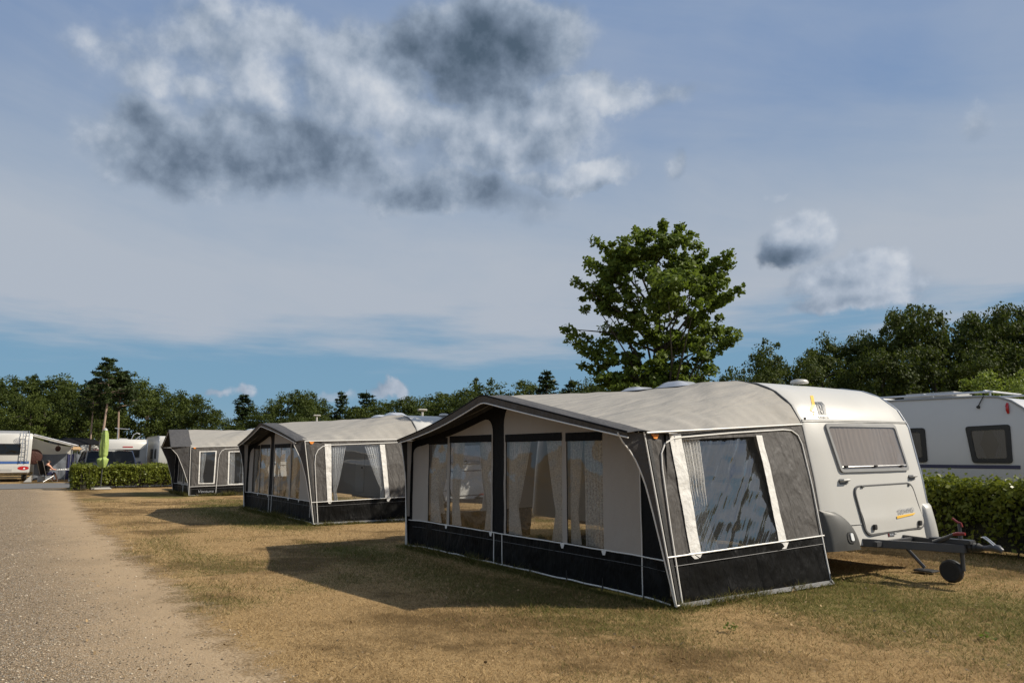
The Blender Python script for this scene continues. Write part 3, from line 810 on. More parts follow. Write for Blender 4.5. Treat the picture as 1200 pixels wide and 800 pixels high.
        if not far:
            MB().tube([side(a, zsk(a) - .10, .014, far) for a in np.linspace(.03, .98, 12)], .004, 4).build('stitching', 'seal', sk)
            MB().grid(lambda a, b: side(.02 + .97 * a, .002 + .042 * b, .03 + .035 * (1 - b) + .012 * mnoise.noise(Vector((a * 24, b * 3, 1)))), 60, 3).build('ground_flap', 'old_cloth', sk)
            pe = MB(); pe.tube([side(0, z, .012) for z in np.linspace(.01, ze, 14)], .010, 6)
            pe.tube([roof(0, b) + Vector((.012, 0, -.012)) for b in np.linspace(0, 1, 16)], .011, 6)
            pe.build('piping', 'piping', wl)
            if P.get('arch'):
                MB().tube([side(a, b, .012) for a, b in P['arch']], .010, 6).build('zip_piping', 'piping', wl)
            MB().grid(lambda a, b: side(.012 + .016 * a, .03 + (ze - .12) * b, .008), 2, 30).build('zip', 'zip', wl)
            og = MB().sheet([(.035, ze - .02), (.075, ze - .025), (.06, ze - .075), (.045, ze - .07)], lambda a, b: side(a, b, .016), [], None, .006).build('corner_tag', 'orange', wl, False)
        else:
            MB().tube([side(0, z, .012, True) for z in np.linspace(.01, ze, 14)], .010, 6).build('piping', 'piping', wl)
        for w in wins:
            q = w['quad']
            cx = sum(p[0] for p in q) / 4; cz = sum(p[1] for p in q) / 4
            big = [(cx + (p[0] - cx) * 1.015, cz + (p[1] - cz) * 1.015) for p in q]
            pn = MB().sheet(fx(big), lambda a, b: side(a, b, .002 - w.get('tilt', 0) * max(0, b - .55) + .010 * mnoise.noise(Vector((a * 7 + b * 6, b * 5 - a * 6, 0))) * w.get('crease', 0), far), [], .05).build('window_pane', w.get('film', 'film'), t, True, 0, 80)
            for (b0, b1) in w.get('bands', ()):     # rolled blind edge strips: two (top, bottom) s-ranges
                (s0, s1), (s2, s3) = b0, b1
                zt, zb = max(p[1] for p in q) + .01, min(p[1] for p in q) - .01
                bd = MB().grid(lambda a, b: side(lerp(lerp(s2, s3, a), lerp(s0, s1, a), b), lerp(zb, zt, b), .012 + .004 * mnoise.noise(Vector((a, b * 22, s0 * 9)))), 3, 40).build('blind_strip', 'white_cloth', t, True, 0, 60)
                fl = MB().add([side(lerp(s2, s3, a), zb + dz, .016) for a, dz in ((-.2, .02), (1.2, .02), (.75, -.05), (.25, -.05))], [(0, 3, 2, 1)]).build('tab', 'white_cloth', bd, False)
                for zc in (lerp(zb, zt, .12), lerp(zb, zt, .86)):
                    pass
            if w.get('frame'):
                big2 = [(cx + (p[0] - cx) * w['frame'], cz + (p[1] - cz) * (1 + (w['frame'] - 1) * .35)) for p in q]
                MB().sheet(fx(big2), lambda a, b: side(a, b, .010, far), [fx(q)], .1, .006).build('window_frame', 'white_cloth', t, True, 0, 60)
            for (a0, a1, tie, zt_) in w.get('curtains', ()):
                zt, zb = max(p[1] for p in q), min(p[1] for p in q)
                def cf(a, b, a0=a0, a1=a1, tie=tie, zt_=zt_):
                    z = lerp(zb, zt, b)
                    k = 1.0
                    if tie < 1:
                        k = lerp(tie, 1, ((z - zt_) / (zt - zt_)) ** .8) if z > zt_ else lerp(min(1, tie * 1.35), tie, (z - zb) / max(.01, zt_ - zb))
                    s_ = a0 + (a1 - a0) * a * k
                    return side(s_, z, -.05 - .018 * math.sin(a * 44) - .004 * math.sin(a * 97), far)
                MB().grid(cf, 60, 26).build('curtain', w.get('cloth', 'net'), t, True, 0, 180)
    # hood wings closing the corners in front of the wall
    def wing(pts_in, xs, nm='wing', far=False):
        zz = np.linspace(0.01, ze, 20)
        def fn(a, b):
            z = lerp(.01, ze - .01, b); ys = (-lean if not far else P['seam_far']) * z / ze
            yi = interp(z, [p[1] for p in pts_in], [p[0] for p in pts_in])
            return Vector((xs + P.get('rake', 0) * (.5 - z / ze) * (1 if not far else -1) - (.10 * a * (1 if not far else -1)) * b, lerp(ys, yi, a), z))
        g = MB().grid(fn, 6, 20).build(nm, 'hood_cloth', t, True, 0, 60)
        MB().tube([fn(1, b) for b in np.linspace(0, 1, 20)], .009, 6).build('piping', 'piping', g)
    wing(P['wing'], 0.0); wing(P['wing_far'], -L, 'wing', True)
    # front wall: dark ground cloth, pale panels, valances, windows -----------------
    def fw(u, z, off=0.0):
        y = .10
        if u < .5: y = .10 * max(0, u) / .5
        if u > L - .3: y = .10 * max(0, L - u) / .3
        wob = .008 * mnoise.noise(Vector((u * 2.5, z * 3, 6.0)))
        return Vector((-u, y - off + wob, z))
    fwins = P['front_windows']
    hole = lambda w: [(w[0], w[2]), (w[0], w[3]), (w[1], w[3]), (w[1], w[2])]
    us = np.linspace(L - .02, .02, 24)
    out = [(u, P['fsk']) for u in np.linspace(.02, L - .02, 12)] + [(u, Fz(u) - .03) for u in us]
    MB().sheet(out, fw, [hole(w) for w in fwins], .16).build('front_wall', 'black_cloth', t, True, 0, 60)
    sk = MB().sheet([(u, .014) for u in np.linspace(.02, L - .02, 12)] + [(u, P['fsk']) for u in np.linspace(L - .02, .02, 12)],
                    lambda a, b: fw(a, b, .008 + .012 * max(0, mnoise.noise(Vector((a * 5 + b * 4, b * 3 - a * 2, 8.0))))), [], .1).build('mud_wall', 'skirt_cloth', t, True, 0, 60)
    pp = MB(); pp.tube([fw(u, P['fsk'] + .006 * mnoise.noise(Vector((u * 3, .3, 0))), .016) for u in np.linspace(.02, L - .02, 48)], .008, 6)
    pp.tube([fw(u, .022 + .014 * mnoise.noise(Vector((u * 2.6, 3.3, 0))), .018 + .014 * mnoise.noise(Vector((u * 1.9, 1.3, 4)))) for u in np.linspace(.02, L - .02, 60)], .010, 6)
    for u in P['posts']: pp.tube([fw(u, z, .014) for z in np.linspace(.02, P['fsk'], 5)], .008, 6)
    pp.tube([fw(P['panels'][0][0] - .01, z, .014) for z in np.linspace(.02, Fz(P['panels'][0][0]) - .08, 9)], .008, 6)
    pp.build('piping', 'piping', sk)
    MB().tube([fw(u, P['fsk'] - .11, .010) for u in np.linspace(.1, L - .1, 20)], .004, 4).build('stitching', 'seal', sk)
    for (ua, ub, rl, rr, gap) in P['panels']:
        top = [(u, Fz(u) - gap) for u in np.linspace(ub, ua, 14)]
        poly = [(ua, P['fsk'])] + [(ub, P['fsk'])] + top
        poly = rounded(poly, [0, 0, rr] + [0] * (len(top) - 2) + [rl], 6)
        hs = [hole(w) for w in fwins if w[0] >= ua - .01 and w[1] <= ub + .01]
        MB().sheet(poly, lambda a, b: fw(a, b, .013), hs, .14).build('front_panel', 'pale_cloth', t, True, 0, 60)
    for w in fwins:
        u0, u1, z0, z1 = w[:4]
        MB().sheet([(u0 - .01, z0 - .01), (u1 + .01, z0 - .01), (u1 + .01, z1 + .01), (u0 - .01, z1 + .01)], lambda a, b: fw(a, b, .003 + .006 * mnoise.noise(Vector((a * 3, b * 3, 2)))), [], .09).build('window_pane', 'film', t, True, 0, 80)
        MB().sheet([(u0 - .012, z1 - .01), (u1 + .012, z1 - .01), (u1 + .012, z1 + .10), (u0 - .012, z1 + .10)], lambda a, b: fw(a, b, .020), [], .2).build('valance', 'black_cloth', t, True)
        for (a0, a1, tie, mt) in w[4]:
            def cf(a, b):
                z = lerp(z0, z1, b); zt_ = .86; k = 1.0
                if tie < 1: k = lerp(tie, 1, ((z - zt_) / (z1 - zt_)) ** .8) if z > zt_ else lerp(min(1, tie * 1.5), tie, (z - z0) / (zt_ - z0))
                u = a0 + (a1 - a0) * a * k
                p = fw(u, z, -.05); p.y += .02 * math.sin(a * abs(a1 - a0) * 110) + .006 * math.sin(a * 51); return p
            MB().grid(cf, 70, 26).build('curtain', mt, t, True, 0, 180)
        for du in (.0, ):
            tb = MB().add([fw(u0 + a, P['fsk'] + dz, .02) for a, dz in ((-.05, .01), (.05, .01), (.02, -.06), (-.02, -.06))], [(0, 3, 2, 1)]).build('tab', 'white_cloth', sk, False)
    # frame poles inside
    fr = MB()
    for u in (.06, pk, L - .06): fr.tube([(-u, .17, .0), (-u, .17, Fz(u) - .05)], .014, 8)
    fr.tube([(-pk, .17, Fz(pk) - .06), (-pk, 2.70, 2.62)], .014, 8)
    fr.tube([(-u, .17, Fz(u) - .06) for u in np.linspace(.06, L - .06, 20)], .014, 6)
    fr.build('frame_pole', 'trim_metal', t)
    MB().box(-L + .1, .2, .006, -.1, 2.6, .012).build('groundsheet', 'interior', t, False)
    # pegs along the foot
    peg = MB().tube([(0, 0, .035), (.02, -.03, -.02)], .008, 5).tube([(0, 0, .12), (0, -.005, .03)], .006, 4).mesh('peg')
    peg.materials.append(M['rubber'])
    for u in P['pegs']:
        o = link('peg', peg, None, t, False); p = fw(u, .0, .03); o.location = (p.x, p.y, .01)
    for s in P['side_pegs']:
        o = link('peg', peg, None, t, False); p = side(s, .0, .045); o.location = (p.x, p.y, .01); o.rotation_euler = (0, 0, R(90))
    return t, side, fw

M['moulding'] = pmat('moulding', (.050, .050, .047), .5, .1, 5, .05, 90)  # grey plastic of the near corner, its shade put into the colour
M['net_warm'] = pmat('net_warm', (.47, .425, .39), .8, .14, 2.5, 0, 30, 0, .2, None, .3, (1, 9, 1))
M['dome_plastic'] = pmat('dome_plastic', (.36, .38, .42), .15, .05, 5, 0, 30, 0, .5)

make_caravan('white touring caravan behind the nearest awning with lightning badge and drawbar out to the right', 0.0, True)
cv2 = make_caravan('white touring caravan behind the middle awning with only its roof corner showing', -11.2, False)
cv3 = make_caravan('white touring caravan hidden behind the farthest dark-hooded awning in the row', -25.6, False)

AW1 = dict(label='large grey and black awning nearest the camera with creased clear side window', x0=0.0, L=6.3, peak=3.2, eave=1.85, peak_z=2.47, far_rise=.02, sag=.0, sag_far=.055, rake=.09,
    lean=.32, seam_pk=0.0, seam_far=-.08, edge=(-.60, -.42, -.26), lip=.10, sk=.52, fsk=.46,
    wing=[(0, 0), (-.20, 1.0), (-.27, 1.3), (-.36, 1.52), (-.46, 1.66), (-.60, 1.80), (-.6, 1.9)], wing_far=[(0, 0), (-.12, 1.2), (-.2, 1.6), (-.26, 1.85)],
    arch=[(.034, .02), (.045, .8), (.059, 1.45), (.07, 1.62), (.10, 1.73), (.15, 1.785), (.20, 1.80), (.5, 1.865), (.85, 1.925), (.91, 1.92), (.95, 1.86), (.966, 1.74), (.976, 1.2), (.986, .24), (.99, .03)],
    windows=[dict(quad=[(.165, .535), (.700, .56), (.676, 1.835), (.165, 1.765)], film='film_creased', crease=1.6, tilt=.07,
                  bands=[((.130, .196), (.128, .186)), ((.656, .694), (.674, .726))], curtains=[(.19, .315, .72, .9)], cloth='lace')],
    far_windows=[dict(quad=[(.2, .55), (.62, .56), (.60, 1.80), (.2, 1.74)], film='film_flat', curtains=[(.2, .32, .45, .9), (.62, .52, .45, .9)], cloth='net')],
    front_windows=[(5.08, 5.74, .47, 1.79, [(5.74, 5.20, .45, 'lace')]), (3.72, 4.99, .47, 1.81, [(4.99, 4.62, .5, 'net'), (3.72, 4.12, .42, 'net')]),
                   (1.99, 3.32, .47, 1.80, [(3.32, 2.78, .38, 'net'), (1.99, 2.40, .48, 'net')]), (1.18, 1.89, .47, 1.79, [(1.89, 1.62, .5, 'net'), (1.18, 1.60, 1.0, 'lace')])],
    panels=[(.54, 3.37, .12, .30, .09), (3.68, 6.20, .30, .14, .15)], posts=(3.42, 3.64), pegs=(.5, 1.2, 1.9, 2.7, 3.5, 4.3, 5.0, 5.7, 6.2), side_pegs=(.2, .45, .7, .97))
AW2 = dict(label='grey awning in the middle of the row with white tied-back curtains in its side window', x0=-11.2, L=6.1, peak=3.35, eave=1.93, peak_z=2.47, far_rise=-.02, sag=-.03,
    lean=.30, seam_pk=.0, seam_far=-.1, edge=(-.52, -.42, -.30), lip=.08, sk=.51, fsk=.5,
    wing=[(0, 0), (-.12, .6), (-.22, 1.1), (-.34, 1.5), (-.52, 1.84), (-.52, 1.95)], wing_far=[(0, 0), (-.12, 1.2), (-.2, 1.6), (-.30, 1.85)],
    arch=[(.036, .02), (.05, .8), (.062, 1.4), (.075, 1.6), (.10, 1.72), (.14, 1.80), (.19, 1.835), (.5, 1.875), (.9, 1.93)],
    windows=[dict(quad=[(.15, .53), (.690, .545), (.660, 1.85), (.17, 1.81)], film='film_flat', crease=.25,
                  bands=[((.159, .213), (.137, .173)), ((.636, .681), (.656, .697))], curtains=[(.20, .345, .18, .76), (.655, .50, .20, .80)], cloth='white_net')],
    far_windows=[dict(quad=[(.2, .95), (.5, .95), (.5, 1.76), (.2, 1.74)], film='film_flat', curtains=[(.2, .3, .45, 1.2)], cloth='net')],
    front_windows=[(5.05, 5.72, .52, 1.79, [(5.72, 5.4, .5, 'net')]), (4.05, 4.97, .52, 1.80, [(4.97, 4.6, .5, 'net'), (4.05, 4.3, .6, 'net')]),
                   (2.22, 3.62, .52, 1.80, [(3.62, 3.3, .4, 'net'), (2.22, 2.8, .48, 'white_net')]), (1.38, 2.12, .52, 1.79, [(2.12, 1.82, .5, 'net'), (1.38, 1.62, .6, 'white_net')])],
    panels=[(.55, 3.68, .3, .25, .10), (3.98, 5.95, .25, .25, .15)], posts=(3.70, 3.95), pegs=(.5, 1.5, 2.5, 3.5, 4.5, 5.4), side_pegs=(.1, .35, .6))
AW3 = dict(label='farthest awning of the row with steep dark hood and two white-framed side windows', x0=-25.6, L=3.4, peak=1.75, eave=1.92, peak_z=2.66, sag=.0,
    lean=.05, seam_pk=.15, seam_far=.0, edge=(-.78, -.62, -.60), lip=.06, sk=.36, fsk=.40, roof_bow=.0,
    wing=[(0, 0), (-.06, .5), (-.24, 1.0), (-.5, 1.6), (-.78, 1.9), (-.8, 2.0)], wing_far=[(0, 0), (-.1, .6), (-.35, 1.4), (-.6, 1.9)],
    arch=[(.36, .02), (.375, .8), (.385, 1.45), (.40, 1.65), (.43, 1.78), (.475, 1.84), (.6, 1.86), (.75, 1.87), (.9, 1.88)],
    windows=[dict(quad=[(.135, .50), (.325, .50), (.340, 1.74), (.135, 1.72)], film='film_flat', frame=1.16, curtains=[(.145, .22, .5, .8)], cloth='white_net'),
             dict(quad=[(.54, .45), (.79, .45), (.79, 1.74), (.54, 1.72)], film='film_flat', frame=1.14, curtains=[(.54, .62, 1.0, .8), (.79, .73, 1.0, .8)], cloth='lace')],
    far_windows=[], front_windows=[(2.0, 2.9, .5, 1.65, [(2.9, 2.6, .5, 'net')]), (.5, 1.5, .5, 1.65, [(1.5, 1.2, .5, 'net')])],
    panels=[(.35, 1.66, .2, .2, .25), (1.84, 3.05, .2, .2, .25)], posts=(1.7, 1.8), pegs=(.5, 1.5, 2.5), side_pegs=(.1, .5))
M['white_net'] = net_mat('white_net', (.80, .80, .78), .06)
aw1, side1, fw1 = make_awning(AW1)
aw2, side2, fw2 = make_awning(AW2)
aw3, side3, fw3 = make_awning(AW3)
# lettering on the farthest mud wall
me = text_mesh('Ventura', .21, .001, True)
for p in me.vertices:
    q = side3(.22 + p.co.x * .32, .17 + p.co.y * .75, .022 + p.co.z); p.co = q
link('lettering', me, 'ink_grey', aw3, False)

# ------------------------------------------------------------------ ground
rng = np.random.default_rng(7)
_lat = rng.random((64, 64))
def vnoise(x, y, s, o=0):
    x = np.asarray(x) / s + 17.3 + o * 5.7; y = np.asarray(y) / s + 9.1 + o * 3.3
    xi = np.floor(x).astype(int); yi = np.floor(y).astype(int); fx = x - xi; fy = y - yi
    fx = fx * fx * (3 - 2 * fx); fy = fy * fy * (3 - 2 * fy)
    g = lambda a, b: _lat[a % 64, b % 64]
    return (g(xi, yi) * (1 - fx) + g(xi + 1, yi) * fx) * (1 - fy) + (g(xi, yi + 1) * (1 - fx) + g(xi + 1, yi + 1) * fx) * fy
def bell(d, w): return np.exp(-(d / w) ** 2)
ROWS = ((0.0, 6.3), (-11.2, 6.1), (-25.6, 3.4))
def green(x, y):
    """0 = straw, 1 = green turf; stays greener where tents and hedges drip and shade"""
    x = np.asarray(x, float); y = np.asarray(y, float)
    n = .5 * vnoise(x, y, 2.6) + .3 * vnoise(x, y, .9, 1) + .2 * vnoise(x, y, .35, 2)
    g = np.clip((n - .50) * 3.0, 0, 1) * .62
    for X0, L in ROWS:
        inx = bell(np.maximum(0, np.maximum(X0 - L - x, x - X0)), .30); iny = bell(np.maximum(0, np.maximum(-y, y - 3)), .30)
        g = np.maximum(g, .95 * inx * iny * (.6 + .6 * n))
        g = np.maximum(g, .9 * bell(np.maximum(0, x - X0), 1.4) * bell(np.maximum(0, X0 - 2.5 - x), 1.0) * bell(y + .6, .75) * np.clip(.1 + 1.2 * n, 0, 1))
        g = np.maximum(g, .8 * bell(np.maximum(0, np.maximum(X0 - L - .3 - x, x - X0 - .2)), .5) * bell(y + 1.0, .9) * (.3 + .9 * n))
    g = np.maximum(g, .62 * bell(np.maximum(0, 1.0 - y), .9) * bell(np.maximum(0, .2 - x), .6) * np.clip(-.1 + 1.5 * n, 0, 1))
    g = np.maximum(g, .40 * bell(y + 3.3, 1.0) * np.clip((vnoise(x, y, 1.6, 4) - .42) * 3, 0, 1) * (x < -5))
    return np.clip(g, 0, 1)
def dark(x, y):
    return np.clip((.5 * vnoise(x, y, 1.4, 7) + .3 * vnoise(x, y, .5, 8) + .2 * vnoise(x, y, .2, 9) - .44) * 3.4, 0, 1)

def axis(lo, hi, step, far):
    mid = list(np.arange(lo, hi + 1e-6, step)); a = []; d = step; v = lo
    while v > -far: d *= 1.5; v -= d; a.append(v)
    b = []; d = step; v = hi
    while v < far: d *= 1.5; v += d; b.append(v)
    return np.array(a[::-1] + mid + b)
gx = axis(-26, 10, .16, 900); gy = axis(-13, 12, .16, 900)
GX, GY = np.meshgrid(gx, gy)
nx, ny = len(gx), len(gy)
GZ = (vnoise(GX, GY, 1.3, 3) - .5) * .02 * (np.abs(GX) < 60) * (np.abs(GY) < 60) - .012
idx = np.arange(nx * ny).reshape(ny, nx)
F = np.stack([idx[:-1, :-1], idx[:-1, 1:], idx[1:, 1:], idx[1:, :-1]], -1).reshape(-1, 4)
me = np_mesh('ground', np.stack([GX, GY, GZ], -1).reshape(-1, 3), F, green(GX, GY))
a = me.attributes.new('wear', 'FLOAT', 'POINT'); a.data.foreach_set('value', dark(GX, GY).ravel().astype(np.float32))
m, t, out = new_mat('turf')
b = t.node('ShaderNodeBsdfPrincipled'); b.inputs['Roughness'].default_value = .95; b.inputs['Specular IOR Level'].default_value = .1
co = t.node('ShaderNodeTexCoord').outputs['Object']
ton = t.node('ShaderNodeAttribute', attribute_name='tone').outputs['Fac']; wea = t.node('ShaderNodeAttribute', attribute_name='wear').outputs['Fac']
f1 = t.noise(co, 46, 5, .75); f2 = t.noise(co, 7, 5, .65); f3 = t.noise(co, 120, 3, .7)
f1 = t.mapr(f1, .30, .68, 0, 1)
straw = t.mix(f1, (.145, .093, .041), (.43, .292, .140))
straw = t.mix(t.mapr(t.math('ADD', wea, t.math('MULTIPLY', t.math('SUBTRACT', f2, .5), 1.6)), .05, .75, 0, .92), straw, (.110, .070, .030))
straw = t.mix(t.mapr(f3, .62, .72, 0, .7), straw, (.48, .36, .19))
grn = t.mix(f1, (.055, .052, .016), (.155, .140, .042))
gm = t.mapr(t.math('ADD', ton, t.math('MULTIPLY', t.math('SUBTRACT', f2, .5), .9)), .12, .8, 0, 1, True)
c = t.mix(gm, straw, grn)
t.put(b.inputs['Base Color'], c)
bn = t.node('ShaderNodeBump'); bn.inputs['Strength'].default_value = .55; bn.inputs['Distance'].default_value = .02
t.l.new(t.math('ADD', f1, t.math('MULTIPLY', f3, .5)), bn.inputs['Height']); t.l.new(bn.outputs[0], b.inputs['Normal'])
t.l.new(b.outputs[0], out.inputs[0])
M['turf'] = m
tag(link('ground', me, 'turf', None, False), None, None, None, 'structure')

# gravel lane: ragged feathered edge
def edge_at(x): return -4.25 + .28 * np.clip((-x - 12) / 16, 0, 1) * 2 + .22 * (vnoise(x, 0 * np.asarray(x), 1.7, 5) - .5) + .10 * (vnoise(x, 0 * np.asarray(x), .5, 6) - .5)
lx = np.concatenate([np.arange(-36.5, -14, .5), np.arange(-14, 12.01, .12)])
ly = np.concatenate([np.arange(-16, -9, 1.0), np.arange(-9, -5, .35), np.linspace(-5, -3.1, 14)])
LX, LY = np.meshgrid(lx, ly); idx = np.arange(len(lx) * len(ly)).reshape(len(ly), len(lx))
F = np.stack([idx[:-1, :-1], idx[:-1, 1:], idx[1:, 1:], idx[1:, :-1]], -1).reshape(-1, 4)
me = np_mesh('gravel_lane', np.stack([LX, LY, .004 + 0 * LX], -1).reshape(-1, 3), F, (edge_at(LX) - LY).clip(-3, 12))
m, t, out = new_mat('gravel')
b = t.node('ShaderNodeBsdfPrincipled'); b.inputs['Roughness'].default_value = .92; b.inputs['Specular IOR Level'].default_value = .15
co = t.node('ShaderNodeTexCoord').outputs['Object']
dst = t.node('ShaderNodeAttribute', attribute_name='tone').outputs['Fac']
vo = t.node('ShaderNodeTexVoronoi'); t.l.new(co, vo.inputs['Vector']); vo.inputs['Scale'].default_value = 78
vo2 = t.node('ShaderNodeTexVoronoi'); t.l.new(co, vo2.inputs['Vector']); vo2.inputs['Scale'].default_value = 27
n1 = t.noise(co, 2.2, 5, .6); n2 = t.noise(co, 30, 5, .7); n3 = t.noise(co, .7, 4, .6)
sand = t.mix(n2, (.28, .200, .118), (.41, .305, .190))
vc = t.sep(vo.outputs['Color'])
stone = t.mix(vc[0], (.165, .118, .072), (.56, .425, .28))
stone = t.mix(t.mapr(vc[1], .80, .86, 0, 1), stone, (.50, .47, .40))
stone = t.mix(t.mapr(vo.outputs['Distance'], .30, .65, 0, .85), stone, (.075, .054, .034))
sf = t.math('MULTIPLY', t.mapr(t.math('ADD', dst, t.math('MULTIPLY', n1, 1.2)), .6, 2.4, .14, 1.0, True), t.mapr(n2, .3, .5, .5, 1.0))
c = t.mix(sf, sand, stone)
c = t.mix(t.mapr(n3, .5, .72, 0, .35), c, (.17, .125, .075))
t.put(b.inputs['Base Color'], c)
bn = t.node('ShaderNodeBump'); bn.inputs['Strength'].default_value = .8; bn.inputs['Distance'].default_value = .02
h = t.math('ADD', t.math('MULTIPLY', t.math('SUBTRACT', 1.0, vo.outputs['Distance']), sf), t.math('MULTIPLY', n2, .5))
t.l.new(h, bn.inputs['Height']); t.l.new(bn.outputs[0], b.inputs['Normal'])
tr = t.node('ShaderNodeBsdfTransparent'); mx = t.node('ShaderNodeMixShader')
al = t.mapr(t.math('ADD', dst, t.math('ADD', t.math('MULTIPLY', t.math('SUBTRACT', n1, .5), 1.1), t.math('MULTIPLY', t.math('SUBTRACT', n2, .5), .9))), -.18, .22, 0, 1)
t.l.new(al, mx.inputs[0]); t.l.new(tr.outputs[0], mx.inputs[1]); t.l.new(b.outputs[0], mx.inputs[2]); t.l.new(mx.outputs[0], out.inputs[0])
M['gravel'] = m
tag(link('gravel_lane', me, 'gravel', None, False), None, None, None, 'structure')
# cross road beyond the lane
M['asphalt'] = pmat('asphalt', (.11, .108, .105), .9, .2, 1.5, .3, 60)
rd = MB().grid(lambda a, b: (-44.4 + 7.6 * a, -80 + 160 * b, .010), 2, 40).build('road', 'asphalt', None, False); tag(rd, kind='structure')

# loose stones on the lane
CX, CY = 5.70, -5.98
def scatter(n, dmin, dmax, half):
    D = dmin * (dmax / dmin) ** rng.random(n); A = (rng.random(n) * 2 - 1) * half
    hx, hy = -.8251, .5650
    ca, sa = np.cos(A), np.sin(A)
    return CX + D * (hx * ca + .5650 * sa), CY + D * (hy * ca + .8251 * sa), D
x, y, D = scatter(150000, 3.3, 22, R(42))
d = edge_at(x) - y
keep = (d > -.25) & (rng.random(len(x)) < np.clip(.08 + .45 * (d - .1), .06, .75)) & (x > -34)
x, y, D = x[keep], y[keep], D[keep]; n = len(x)
sz = (.0026 + .0072 * rng.random(n) ** 2.5) * (1 + D * .05)
oc = np.array([(1, 0, 0), (0, 1, 0), (-1, 0, 0), (0, -1, 0), (0, 0, .8), (0, 0, -.5)], float)
th = rng.random(n) * 6.28
V = np.repeat(oc[None], n, 0) * (1 + .5 * (rng.random((n, 6, 1)) - .5)) * sz[:, None, None] * np.array([1.3, .9, .7])
Vx = V[..., 0] * np.cos(th)[:, None] - V[..., 1] * np.sin(th)[:, None]; Vy = V[..., 0] * np.sin(th)[:, None] + V[..., 1] * np.cos(th)[:, None]
V = np.stack([Vx + x[:, None], Vy + y[:, None], V[..., 2] + .006], -1).reshape(-1, 3)
of = np.array([(0, 1, 4), (1, 2, 4), (2, 3, 4), (3, 0, 4), (1, 0, 5), (2, 1, 5), (3, 2, 5), (0, 3, 5)])
F = (of[None] + (np.arange(n) * 6)[:, None, None]).reshape(-1, 3)
me = np_mesh('loose_gravel', V, F, np.repeat(rng.random(n), 6))
m, t, out = new_mat('pebble'); b = t.node('ShaderNodeBsdfPrincipled'); b.inputs['Roughness'].default_value = .85
cr_ = t.node('ShaderNodeValToRGB'); t.l.new(t.node('ShaderNodeAttribute', attribute_name='tone').outputs['Fac'], cr_.inputs[0])
cr_.color_ramp.elements[0].color = (.11, .086, .06, 1); cr_.color_ramp.elements[1].color = (.54, .46, .35, 1)
e = cr_.color_ramp.elements.new(.6); e.color = (.30, .235, .155, 1)
t.l.new(cr_.outputs[0], b.inputs['Base Color']); t.l.new(b.outputs[0], out.inputs[0]); M['pebble'] = m
tag(link('loose_gravel', me, 'pebble', None, False), None, None, None, 'stuff')

# turf blades
x, y, D = scatter(760000, 3.4, 30, R(44))
d = edge_at(x) - y
ok = (d < .05 + .2 * rng.random(len(x)) ** 3)
for X0, L in ROWS: ok &= ~((x > X0 - L) & (x < X0) & (y > .02) & (y < 2.7))
g = green(x, y); dk = dark(x, y)
near = np.clip(1 - np.maximum(0, d + .9), 0, 1)
ok &= rng.random(len(x)) < (.35 + .65 * g) * (1 - .6 * np.clip(d + .6, 0, 1))
x, y, D, g, dk = x[ok], y[ok], D[ok], g[ok], dk[ok]
# longer tufts the mower misses along the foot of the awnings
ex, ey = [], []
for X0, L in ROWS:
    k = 260; c = np.stack([X0 - L * rng.random(k), -.03 - .05 * rng.random(k)], -1); c2 = np.stack([X0 + .10 + .06 * rng.random(150), 2.85 * rng.random(150)], -1)
    c = np.repeat(np.concatenate([c, c2]), 14, 0) + rng.normal(size=((k + 150) * 14, 2)) * .022
    ex.append(c[:, 0]); ey.append(c[:, 1])
ex, ey = np.concatenate(ex), np.concatenate(ey); nt = len(ex)
x = np.concatenate([x, ex]); y = np.concatenate([y, ey]); D = np.concatenate([D, np.hypot(ex - CX, ey - CY)])
g = np.concatenate([g, .55 + .35 * rng.random(nt)]); dk = np.concatenate([dk, np.zeros(nt)]); n = len(x)
tall = np.concatenate([np.ones(n - nt), 1.2 + 1.5 * rng.random(nt)])
hgt = (.006 + .014 * rng.random(n) + .026 * g * rng.random(n)) * (1 + .02 * D) * (.5 + 1.7 * np.clip(vnoise(x, y, .16, 11) * .6 + vnoise(x, y, .45, 12) * .6 - .1, 0, 1))
hgt = hgt * tall
wd = (.0011 + .0010 * rng.random(n)) * (1 + .13 * D)
th = rng.random(n) * 6.28; ln = hgt * (.4 + 1.3 * rng.random(n)); lt = rng.random(n) * 6.28
bx, by = np.cos(th) * wd, np.sin(th) * wd
z0 = -.012 + (vnoise(x, y, 1.3, 3) - .5) * .02
V = np.stack([np.stack([x - bx, y - by, z0], -1), np.stack([x + bx, y + by, z0], -1), np.stack([x + np.cos(lt) * ln, y + np.sin(lt) * ln, z0 + hgt], -1)], 1).reshape(-1, 3)
tn = np.clip(g * 1.15 + .35 * (rng.random(n) - .5), 0, 1)
# straw blades 0..0.5, green blades 0.5..1
tn = np.where(rng.random(n) < np.clip(g * 1.4 - .02, 0, .92), .55 + .45 * rng.random(n), .5 * np.clip(rng.random(n) * (1 - .6 * dk), 0, 1))
me = np_mesh('grass', V, np.arange(3 * n).reshape(-1, 3), np.repeat(tn, 3))
m, t, out = new_mat('blades'); b = t.node('ShaderNodeBsdfPrincipled'); b.inputs['Roughness'].default_value = .8; b.inputs['Specular IOR Level'].default_value = .15
cr_ = t.node('ShaderNodeValToRGB'); t.l.new(t.node('ShaderNodeAttribute', attribute_name='tone').outputs['Fac'], cr_.inputs[0])
cr_.color_ramp.elements[0].color = (.16, .105, .046, 1); cr_.color_ramp.elements[1].color = (.17, .165, .045, 1)
for p, c in ((.25, (.40, .272, .128)), (.48, (.58, .43, .23)), (.55, (.075, .075, .022))): e = cr_.color_ramp.elements.new(p); e.color = (*c, 1)
t.l.new(cr_.outputs[0], b.inputs['Base Color'])
